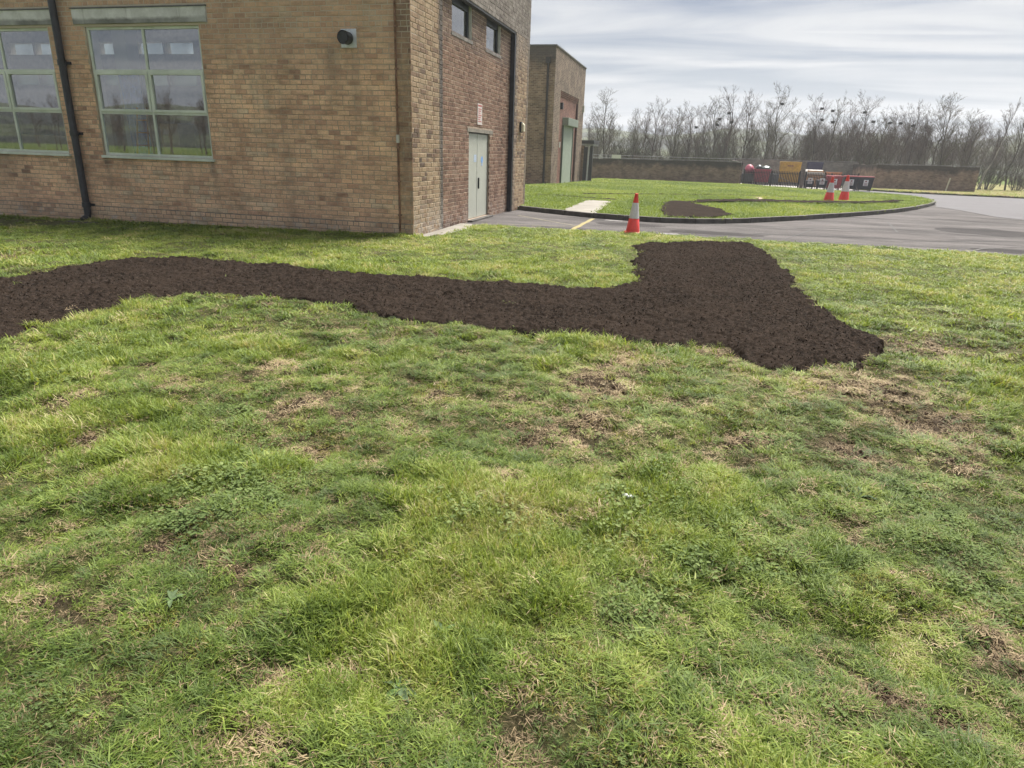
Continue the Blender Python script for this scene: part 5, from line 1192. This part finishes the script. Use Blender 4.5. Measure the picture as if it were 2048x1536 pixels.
# ------------------------------------------------------------------ scattering (one object each for what nobody could count)
def scatter(name, pts, rot, scl, idx_, tone, sources):
    src = bpy.data.collections.new(name+'_sources')
    for i, me in enumerate(sources):
        o = bpy.data.objects.new('%s_piece_%03d' % (name, i), me); src.objects.link(o)
    me = bpy.data.meshes.new(name); me.vertices.add(len(pts)); me.vertices.foreach_set('co', np.asarray(pts, np.float32).ravel())
    for nm, typ, dat in (('rot','FLOAT_VECTOR',rot), ('scl','FLOAT_VECTOR',scl), ('pick','INT',idx_), ('tone','FLOAT',tone)):
        a = me.attributes.new(nm, typ, 'POINT'); dat = np.asarray(dat)
        if typ == 'FLOAT_VECTOR': a.data.foreach_set('vector', dat.astype(np.float32).ravel())
        elif typ == 'INT': a.data.foreach_set('value', dat.astype(np.int32).ravel())
        else: a.data.foreach_set('value', dat.astype(np.float32).ravel())
    o = bpy.data.objects.new(name, me); COL.objects.link(o); o['kind'] = 'stuff'
    ng = bpy.data.node_groups.new(name+'_nodes', 'GeometryNodeTree')
    ng.interface.new_socket('Geometry', in_out='INPUT', socket_type='NodeSocketGeometry'); ng.interface.new_socket('Geometry', in_out='OUTPUT', socket_type='NodeSocketGeometry')
    gi = ng.nodes.new('NodeGroupInput'); go = ng.nodes.new('NodeGroupOutput'); ip = ng.nodes.new('GeometryNodeInstanceOnPoints'); ci = ng.nodes.new('GeometryNodeCollectionInfo')
    ci.inputs['Collection'].default_value = src; ci.inputs['Separate Children'].default_value = True; ci.inputs['Reset Children'].default_value = True
    def na(nm, typ):
        q = ng.nodes.new('GeometryNodeInputNamedAttribute'); q.data_type = typ; q.inputs['Name'].default_value = nm
        return [s for s in q.outputs if s.enabled and s.name == 'Attribute'][0]
    L = ng.links.new
    L(gi.outputs[0], ip.inputs['Points']); L(ci.outputs[0], ip.inputs['Instance']); ip.inputs['Pick Instance'].default_value = True
    L(na('pick','INT'), ip.inputs['Instance Index']); L(na('rot','FLOAT_VECTOR'), ip.inputs['Rotation']); L(na('scl','FLOAT_VECTOR'), ip.inputs['Scale']); L(ip.outputs[0], go.inputs[0])
    md = o.modifiers.new('scatter', 'NODES'); md.node_group = ng
    return o

# distant wood behind the belt
joined = []
for a, b in protos[:6]:
    me = bpy.data.meshes.new('far_tree'); va = [tuple(v.co) for v in a.vertices]; vb = [tuple(v.co) for v in b.vertices]
    me.from_pydata(va+vb, [], [tuple(p.vertices) for p in a.polygons]+[tuple(i+len(va) for i in p.vertices) for p in b.polygons]); me.materials.append(M_twig); joined.append(me)
rn = np.random.default_rng(3); N = 420
yy = rn.uniform(108, 190, N); xx = yy*rn.uniform(-0.20, 0.50, N)
ok = (xx/yy > 0.12) | (rn.random(N) < 0.5); xx, yy = xx[ok], yy[ok]; N = len(xx)
sc = rn.uniform(0.5, 0.78, N)*np.where(xx/yy > 0.12, 1.05, 0.8)
Nb = 110; xb = rn.uniform(-130, 40, Nb); yb2 = rn.uniform(-110, -55, Nb); xx = np.concatenate([xx, xb]); yy = np.concatenate([yy, yb2]); sc = np.concatenate([sc, rn.uniform(0.6, 1.05, Nb)]); N += Nb
wood = scatter('distant_wood', np.stack([xx, yy, g0(xx, yy)-0.1], -1), np.stack([0*xx, 0*xx, rn.uniform(0, 6.28, N)], -1), np.stack([sc, sc, sc], -1), rn.integers(0, 6, N), rn.random(N), joined)
tag(wood, 'grey mass of bare distant woodland behind the tree belt', 'wood')

# ------------------------------------------------------------------ grass
def grass_mat(name, stops, trans=0.35, rough=0.55):
    mt = bpy.data.materials.new(name); mt.use_nodes = True; n = mt.node_tree; n.nodes.clear()
    out = n.nodes.new('ShaderNodeOutputMaterial'); at = n.nodes.new('ShaderNodeAttribute'); at.attribute_type = 'INSTANCER'; at.attribute_name = 'tone'
    rnd = n.nodes.new('ShaderNodeNewGeometry').outputs['Random Per Island']
    t = math_n(n, 'ADD', at.outputs['Fac'], math_n(n, 'MULTIPLY', math_n(n, 'SUBTRACT', rnd, 0.5), 0.34), True)
    c = ramp(n, t, stops)
    pb = n.nodes.new('ShaderNodeBsdfPrincipled'); n.links.new(c, pb.inputs['Base Color']); pb.inputs['Roughness'].default_value = rough; pb.inputs['Specular IOR Level'].default_value = 0.3
    tl = n.nodes.new('ShaderNodeBsdfTranslucent'); n.links.new(mix(n, 1.0, c, (1.15,1.1,0.7), 'MULTIPLY'), tl.inputs[0])
    m_ = n.nodes.new('ShaderNodeMixShader'); m_.inputs[0].default_value = trans
    n.links.new(pb.outputs[0], m_.inputs[1]); n.links.new(tl.outputs[0], m_.inputs[2]); n.links.new(m_.outputs[0], out.inputs[0])
    return mt
GREENS = [(0.0,(0.068,0.112,0.026)), (0.25,(0.114,0.176,0.034)), (0.5,(0.184,0.252,0.049)), (0.75,(0.268,0.340,0.064)), (0.92,(0.37,0.38,0.13)), (1.0,(0.44,0.40,0.20))]
M_g = grass_mat('grass_blade', GREENS)
M_straw = grass_mat('dead_grass', [(0.0,(0.15,0.11,0.065)), (0.35,(0.29,0.22,0.125)), (0.7,(0.42,0.33,0.20)), (1.0,(0.52,0.44,0.29))], 0.2, 0.7)
M_clov = grass_mat('small_leaves', [(0.0,(0.085,0.13,0.04)), (0.5,(0.14,0.195,0.06)), (1.0,(0.21,0.26,0.095))], 0.25, 0.85)
M_moss = grass_mat('moss_tuft', [(0.0,(0.13,0.135,0.03)), (0.5,(0.225,0.215,0.045)), (1.0,(0.33,0.29,0.08))], 0.2, 0.8)
def tuft(seed, nb, L, lean, width, rad, curl, mat, segs=3, dirv=None, rise0=0.0):
    rg_ = np.random.default_rng(seed); V = []; F = []
    for i in range(nb):
        az = rg_.uniform(0, 2*math.pi); rr = rad*math.sqrt(rg_.random()); p = np.array([math.cos(az)*rr, math.sin(az)*rr, rise0*rg_.random()-0.004])
        phi = rg_.uniform(0, 2*math.pi) if dirv is None else dirv+rg_.normal(0, 0.6)
        th = R(rg_.uniform(*lean)); l = rg_.uniform(*L); w = width*rg_.uniform(0.7, 1.25); sl_ = l/segs; wd = np.array([-math.sin(phi), math.cos(phi), 0])
        k = len(V)
        for s in range(segs+1):
            ww = w*(1-(s/segs)**1.6)*0.5
            if s < segs: V += [tuple(p-wd*ww), tuple(p+wd*ww)]
            else: V.append(tuple(p))
            p = p+sl_*np.array([math.sin(th)*math.cos(phi), math.sin(th)*math.sin(phi), math.cos(th)]); th += R(curl)*rg_.uniform(0.4, 1.5)/segs
            if p[2] < 0.004: p[2] = 0.004
        for s in range(segs-1): F.append((k+2*s, k+2*s+1, k+2*s+3, k+2*s+2))
        F.append((k+2*segs-2, k+2*segs-1, k+2*segs))
    me = bpy.data.meshes.new('tuft'); me.from_pydata(V, [], F); me.materials.append(mat); return me
def leafy(seed, nb, rad, size, mat):
    rg_ = np.random.default_rng(seed); V = []; F = []
    for i in range(nb):
        az = rg_.uniform(0, 6.283); rr = rad*math.sqrt(rg_.random()); c = Vector((math.cos(az)*rr, math.sin(az)*rr, rg_.uniform(0.006, 0.032)))
        s = size*rg_.uniform(0.6, 1.3); m3 = Matrix.Rotation(rg_.uniform(0, 6.28), 3, 'Z') @ Matrix.Rotation(rg_.normal(0, 0.45), 3, 'X')
        k = len(V)
        for (a, b, h) in ((-1,0,0),(-0.35,0.62,0.12),(0.6,0.5,0.1),(1,0,-0.05),(0.6,-0.5,0.1),(-0.35,-0.62,0.12)): V.append(tuple(c+m3 @ Vector((a*s, b*s, h*s))))
        F += [(k,k+1,k+2,k+3), (k,k+3,k+4,k+5)]
    me = bpy.data.meshes.new('leaves'); me.from_pydata(V, [], F); me.materials.append(mat); return me
SRC = []
for i in range(4): SRC.append(tuft(10+i, 24, (0.014,0.032), (4,55), 0.0031, 0.032, 60, M_g))            # 0-3 short upright
for i in range(4): SRC.append(tuft(20+i, 22, (0.022,0.046), (45,85), 0.0029, 0.034, 25, M_g, dirv=i*1.57, rise0=0.018))   # 4-7 combed over
for i in range(4): SRC.append(tuft(30+i, 20, (0.014,0.038), (55,92), 0.0024, 0.038, 18, M_straw, rise0=0.012))   # 8-11 dead thatch
for i in range(3): SRC.append(leafy(40+i, 20, 0.040, 0.0062, M_clov))                                     # 12-14 clover
for i in range(4): SRC.append(tuft(50+i, 28, (0.026,0.056), (6,55), 0.0033, 0.032, 65, M_g))             # 15-18 lush tuft
for i in range(2): SRC.append(tuft(60+i, 30, (0.010,0.024), (5,75), 0.0028, 0.040, 30, M_moss, segs=2))     # 19-20 moss
for i in range(3): SRC.append(tuft(70+i, 14, (0.030,0.055), (6,60), 0.0075, 0.060, 45, M_g, segs=2))        # 21-23 coarse, for farther turf
def pick_grass(x, y, rn_, farness):
    n = len(x); bare = bare_mask(x, y)
    lush = fbm(x*1.15+3, y*1.15, 101, 4); mid = fbm(x*3.3, y*3.3, 111, 3); cl = fbm(x*2.3, y*2.3+7, 121, 3); ms = fbm(x*2.0+9, y*2.0, 131, 3); dry = fbm(x*1.7, y*1.7+5, 141, 4)
    calm = np.clip((y-7.6)/2.0, 0, 1)
    bare = bare*(1-0.5*calm)
    w = np.zeros((n, 7))
    w[:,0] = 0.42+0.5*calm; w[:,1] = 0.60*(1-0.45*calm); w[:,2] = (0.22+np.clip((dry-0.5)*3.0, 0, 0.75))*(1-0.8*calm)+0.9*bare
    w[:,3] = np.clip((cl-0.60)*4, 0, 0.25)*(1-0.85*calm); w[:,4] = np.clip((lush-0.50)*7, 0, 1.5)*(1-0.4*calm)*(1-bare); w[:,5] = np.clip((ms-0.56)*4, 0, 0.45)*(1-0.6*calm); w[:,6] = 0
    w[:,:2] *= (1-0.85*bare)[:,None]; w[:,3:] *= (1-bare)[:,None]
    w[:,6] = (w[:,0]+w[:,1])*farness*0.9; w[:,0] *= (1-0.6*farness); w[:,1] *= (1-0.5*farness)
    w /= w.sum(1, keepdims=True); cu = np.cumsum(w, 1); u = rn_.random((n,1)); ty = (u > cu).sum(1).clip(0, 6)
    lo = np.array([0,4,8,12,15,19,21])[ty]; ct = np.array([4,4,4,3,4,2,3])[ty]
    pk = lo+(rn_.random(n)*ct).astype(int)
    fin = fbm(x*8, y*8, 171, 2)
    tone = 0.46+0.8*(lush-0.5)+0.6*(mid-0.5)+0.5*(fin-0.5)+rn_.normal(0, 0.12, n)+0.06*calm+0.3*(dry-0.5)
    sc_ = rn_.uniform(0.75, 1.3, n)*(1-0.25*calm)*(0.74+0.66*np.clip((fbm(x*5.5, y*5.5, 181, 2)-0.25)*1.8, 0, 1))*(1+0.22*(lush > 0.55))
    return bare, pk, np.clip(tone, 0.02, 0.98), sc_, lush, mid
def sample_fan(rn_, r0, r1, half, dens):
    area = half*(r1*r1-r0*r0); n = int(area*dens); r = np.sqrt(rn_.uniform(r0*r0, r1*r1, n)); a = rn_.uniform(-half, half, n)+YAW*1.0
    return -np.sin(a)*r, np.cos(a)*r
rn = np.random.default_rng(77)
PX_, PY_ = [], []
for r0, r1, half, dens in ((0.7,2.2,R(72),3600),(2.2,3.6,R(58),2600),(3.6,6,R(50),1250),(6,10,R(46),560),(10,16.5,R(46),260)):
    a, b = sample_fan(rn, r0, r1, half, dens); PX_.append(a); PY_.append(b)
# the rest of the lawn beyond the frame, thinner
a = rn.uniform(-16, 9.5, 9000); b = rn.uniform(0.4, 14.6, 9000); PX_.append(a); PY_.append(b)
a = rn.uniform(-16, -4.9, 1500); b = 11.93-np.abs(rn.normal(0, 0.05, 1500)); PX_.append(a); PY_.append(b)
x = np.concatenate(PX_); y = np.concatenate(PY_)
def on_lawn(x, y):
    ey = np.interp(x, [p[0] for p in LAWN_EDGE], [p[1] for p in LAWN_EDGE]); ey = np.where(x < -5.0, 11.96, ey)+0.10*(fbm(x*2, y*0+3, 77, 3)-0.5)
    return (y < ey-0.03) & ~((x < -4.6) & (y > 11.97)) & (y > 0.3) & (x > -17) & (x < 10.3)
S = soil_d(x, y); k = on_lawn(x, y) & ((S < 0.30) | ((S < 0.65) & (rn.random(len(x)) < 0.25)) | (rn.random(len(x)) < 0.0025))
x, y = x[k], y[k]; dist = np.hypot(x, y)
bare, pk, tone, sc_, lush, mid = pick_grass(x, y, rn, np.clip((dist-5.0)/5.0, 0, 1))
k = rn.random(len(x)) > 0.62*bare*(0.4+0.6*(pk < 8))+np.clip(0.42-mid, 0, 1)*1.2*(dist < 7)
x, y, pk, tone, sc_, lush, dist = (q[k] for q in (x, y, pk, tone, sc_, lush, dist))
z = lawn_z(x, y)-0.004-0.012*bare[k]
comb = fbm(x*0.6, y*0.6, 151, 2)*9.0; n_ = len(x)
rot = np.stack([rn.normal(0, 0.13, n_), rn.normal(0, 0.13, n_), np.where((pk >= 4) & (pk < 8), comb+rn.normal(0, 0.9, n_), rn.uniform(0, 6.283, n_))], -1)
wide = 1+0.09*np.clip(dist-2.5, 0, 12)
sc_ = np.where((x < -5) & (y > 11.78), sc_*1.5, sc_)
scl = np.stack([sc_*wide, sc_*wide, sc_*(0.8+0.45*np.clip((lush-0.4)*3, 0, 1))], -1)
g = scatter('grass', np.stack([x, y, z], -1), rot, scl, pk, tone, SRC)
tag(g, 'rough mown lawn grass with dead thatch in the foreground', 'grass')
print('near grass', n_)

# the kerbed island and far verge
def island_points(n, xr, yr, poly, rn_):
    x = rn_.uniform(*xr, n); y = rn_.uniform(yr[0]**0.5, yr[1]**0.5, n)**2; k = in_poly(x, y, poly)
    return x[k], y[k]
SRC2 = [tuft(80+i, 22, (0.05,0.09), (4,42), 0.013, 0.15, 45, M_g, segs=2) for i in range(4)]
x, y = island_points(60000, (-8.2, 12.2), (18.3, 62), isl, rn)
def near_line(x, y, pts, w):
    d = np.full(x.shape, 9.0)
    for (x1,y1),(x2,y2) in zip(pts[:-1], pts[1:]):
        L2 = (x2-x1)**2+(y2-y1)**2; t = np.clip(((x-x1)*(x2-x1)+(y-y1)*(y2-y1))/L2, 0, 1); d = np.minimum(d, np.hypot(x-x1-t*(x2-x1), y-y1-t*(y2-y1)))
    return d < w
k = ~in_poly(x, y, SOIL2) & ~near_line(x, y, TR1, 0.72) & ~near_line(x, y, TR2, 0.36) & ~near_line(x, y, TR3, 0.3) & ~near_line(x, y, TR4, 0.26) & ~near_line(x, y, KERB, 0.14) & ~in_poly(x, y, [(-3.68,19.0),(-3.7,24.55),(-2.72,24.45),(-2.5,18.6)]) & ~((x > -8.1) & (x < -4.9) & (y < 20.9)) & ~((x < -7.6) & (y > 39) & (y < 53)) & ~in_poly(x, y, [(2.24,32.3),(2.82,33.0),(2.95,31.2),(2.72,29.4),(2.14,29.2),(2.4,30.8)])
x, y = x[k], y[k]; n_ = len(x); sc_ = rn.uniform(0.7, 1.2, n_)*(1+0.012*(y-18)); tone = np.clip(0.50+0.7*(fbm(x*0.6, y*0.35, 161, 3)-0.5)+rn.normal(0, 0.08, n_), 0, 1)
g = scatter('grass', np.stack([x, y, g0(x, y)+0.072], -1), np.stack([rn.normal(0,0.1,n_), rn.normal(0,0.1,n_), rn.uniform(0,6.28,n_)], -1), np.stack([sc_*1.4, sc_*1.4, sc_*0.9], -1), rn.integers(0, 4, n_), tone, SRC2)
tag(g, 'bright short grass of the kerbed island lawn', 'grass')
x, y = island_points(16000, (13, 44), (52, 80), VERGE+[(60,47.5),(60,110),(13.2,110),(13.2,66)], rn)
k = ~((x > 14.5) & (x < 22.8) & (np.abs(y-66.3) < 0.4)) & ~((x < 15.1) & (y > 66)); x, y = x[k], y[k]; n_ = len(x); sc_ = rn.uniform(0.8, 1.5, n_)
SRC3 = [tuft(90+i, 18, (0.06,0.13), (6,50), 0.016, 0.18, 45, M_straw if i % 2 else M_g, segs=2) for i in range(4)]
g = scatter('grass', np.stack([x, y, g0(x, y)+0.068], -1), np.stack([0*x, 0*x, rn.uniform(0,6.28,n_)], -1), np.stack([sc_*1.7, sc_*1.7, sc_], -1), rn.integers(0, 4, n_), np.clip(0.62+rn.normal(0, 0.12, n_), 0, 1), SRC3)
tag(g, 'dry yellowish verge grass along the far road edge', 'grass')

# clods on the soil bed
def clod_mat():
    mt, n, b = new_mat('soil_crumbs'); at = n.nodes.new('ShaderNodeAttribute'); at.attribute_type = 'INSTANCER'; at.attribute_name = 'tone'
    n.links.new(ramp(n, at.outputs['Fac'], [(0.0, (0.010,0.0075,0.006)), (0.6, (0.030,0.023,0.018)), (0.93, (0.070,0.055,0.045)), (1.0, (0.14,0.115,0.095))]), b.inputs['Base Color']); b.inputs['Roughness'].default_value = 1.0; b.inputs['Specular IOR Level'].default_value = 0.04
    return mt
M_crumb = clod_mat()
def clod(seed):
    bm = bmesh.new(); bmesh.ops.create_icosphere(bm, subdivisions=1, radius=1); rg_ = random.Random(seed)
    for v in bm.verts: v.co *= rg_.uniform(0.6, 1.15); v.co.z *= 0.75
    me = bpy.data.meshes.new('clod'); bm.to_mesh(me); bm.free(); me.materials.append(M_crumb); return me
n_ = 130000; x = rn.uniform(-9.5, 1.9, n_); y = rn.uniform(2.8, 14.1, n_); k = in_poly(x, y, SOIL) & (rn.random(n_) < 0.9); x, y = x[k], y[k]; n_ = len(x)
sp_ = np.where(rn.random(n_) < 0.12, 0.11, 0.02); x = x+rn.normal(0, 1, n_)*sp_; y = y+rn.normal(0, 1, n_)*sp_; S = soil_d(x, y)
cz = np.where(S > 0.05, g0(x, y)+0.020+S*0.034+(0.45+0.55*S)*soil_lumps(x, y), lawn_z(x, y)+0.012)
s = 0.003+0.007*rn.random(n_)**2.5
g = scatter('soil_clods', np.stack([x, y, cz+s*0.25], -1), rn.uniform(0, 6.28, (n_,3)), np.stack([s*rn.uniform(0.8,1.5,n_), s, s*rn.uniform(0.6,1,n_)], -1), rn.integers(0, 5, n_), rn.random(n_), [clod(i) for i in range(5)])
tag(g, 'loose crumbs of dark topsoil over the dug strip', 'soil')

M_earth = plain('dry_earth', (0.115,0.082,0.056), 0.95, var=0.4, scale=25, spec=0.1)
def crumb_mesh(seed):
    me = clod(seed); me.materials.clear(); me.materials.append(M_earth); return me
ex, ey = [], []
for cx, cy_, rx, ry in BARE:
    k = int(120+3200*rx*ry); ex.append(cx+rn.normal(0, 0.62, k)*rx); ey.append(cy_+rn.normal(0, 0.62, k)*ry)
x = np.concatenate(ex); y = np.concatenate(ey); k = (soil_d(x, y) < 0.05) & on_lawn(x, y) & (bare_mask(x, y) > 0.3); x, y = x[k], y[k]; n_ = len(x); s = 0.003+0.0085*rn.random(n_)**3
g = scatter('scuffed_earth', np.stack([x, y, lawn_z(x, y)-0.012+s*0.4], -1), rn.uniform(0, 6.28, (n_,3)), np.stack([s*rn.uniform(0.9,1.8,n_), s, s*rn.uniform(0.5,0.9,n_)], -1), rn.integers(0, 4, n_), rn.random(n_), [crumb_mesh(60+i) for i in range(4)])
tag(g, 'crumbs of dry earth in the scuffed bare spots of the lawn', 'soil')

# ------------------------------------------------------------------ dock weeds and litter
M_dock = [plain('dock_leaf_%s' % q, c, 0.8, var=0.2, scale=30, spec=0.15) for q, c in (('grey_green',(0.085,0.125,0.060)), ('fresh',(0.085,0.145,0.042)))]
def leaf_mesh(L, w, mat):
    V = []; F = []; n = 7
    for i in range(n+1):
        t = i/n; ww = w*math.sin(math.pi*min(1, t*0.94+0.06))**0.8*(1-0.25*t); zz_ = 0.35*L*t*(1-0.85*t)+0.012
        for j, s in enumerate((-1,-0.5,0,0.5,1)): V.append((L*t, s*ww/2, zz_+0.18*ww*abs(s)+0.004*math.sin(9*t+3*s)))
    for i in range(n):
        for j in range(4): q = i*5+j; F.append((q, q+5, q+6, q+1))
    me = bpy.data.meshes.new('leaf'); me.from_pydata(V, [], F); me.materials.append(mat)
    for p in me.polygons: p.use_smooth = True
    return me
LM = [leaf_mesh(0.10,0.035,M_dock[0]), leaf_mesh(0.075,0.03,M_dock[1]), leaf_mesh(0.12,0.032,M_dock[0])]
rgd = random.Random(12)
for x, y, nl, s, lab in ((-0.66,1.77,8,0.62,'broad-leaved dock weed in the foreground, upper of the two near the bottom centre'),(-0.70,1.49,10,0.68,'pale spreading dock weed lowest in the foreground grass'),(0.44,3.35,6,0.62,'small flat weed in the grass right of the foreground centre'),(-1.62,1.62,7,0.5,'small dark weed at the lower left of the foreground grass'),(0.95,3.30,6,0.6,'small flat weed in the grass at the right of the photo')):
    r = tag(empty('dock_weed', (x, y, float(lawn_z(np.array([x]), np.array([y]))[0])+0.01)), lab, 'weed', 'dock weeds in the lawn')
    for i in range(nl):
        o = bpy.data.objects.new('leaf', LM[i % 3]); COL.objects.link(o); o.parent = r; o.rotation_euler = (rgd.gauss(0,0.25), rgd.gauss(0.05,0.12), i*6.283/nl+rgd.gauss(0,0.35)); q = s*rgd.uniform(0.7,1.2); o.scale = (q,q,q)
lit = lump('plastic_litter', (-0.15,2.88,float(lawn_z(np.array([-0.15]), np.array([2.88]))[0])+0.036), 0.022, plain('white_litter', (0.50,0.52,0.52), 0.4, var=0.05), 'crumpled scrap of white plastic litter lying in the grass', 'litter', 5, (1.25,0.8,0.45))

# ------------------------------------------------------------------ air
hz = MB().box((-905,-905,-7),(905,905,60)).build('haze', None, None)
mt = bpy.data.materials.new('haze_air'); mt.use_nodes = True; n = mt.node_tree; n.nodes.clear()
ou = n.nodes.new('ShaderNodeOutputMaterial'); pv = n.nodes.new('ShaderNodeVolumePrincipled'); pv.inputs['Density'].default_value = 0.0008; pv.inputs['Color'].default_value = (0.90,0.94,1.0,1); pv.inputs['Anisotropy'].default_value = 0.2
n.links.new(pv.outputs[0], ou.inputs['Volume']); hz.data.materials.append(mt)
tag(hz, 'pale thin haze hanging in the air over the far trees', 'haze', kind='stuff')
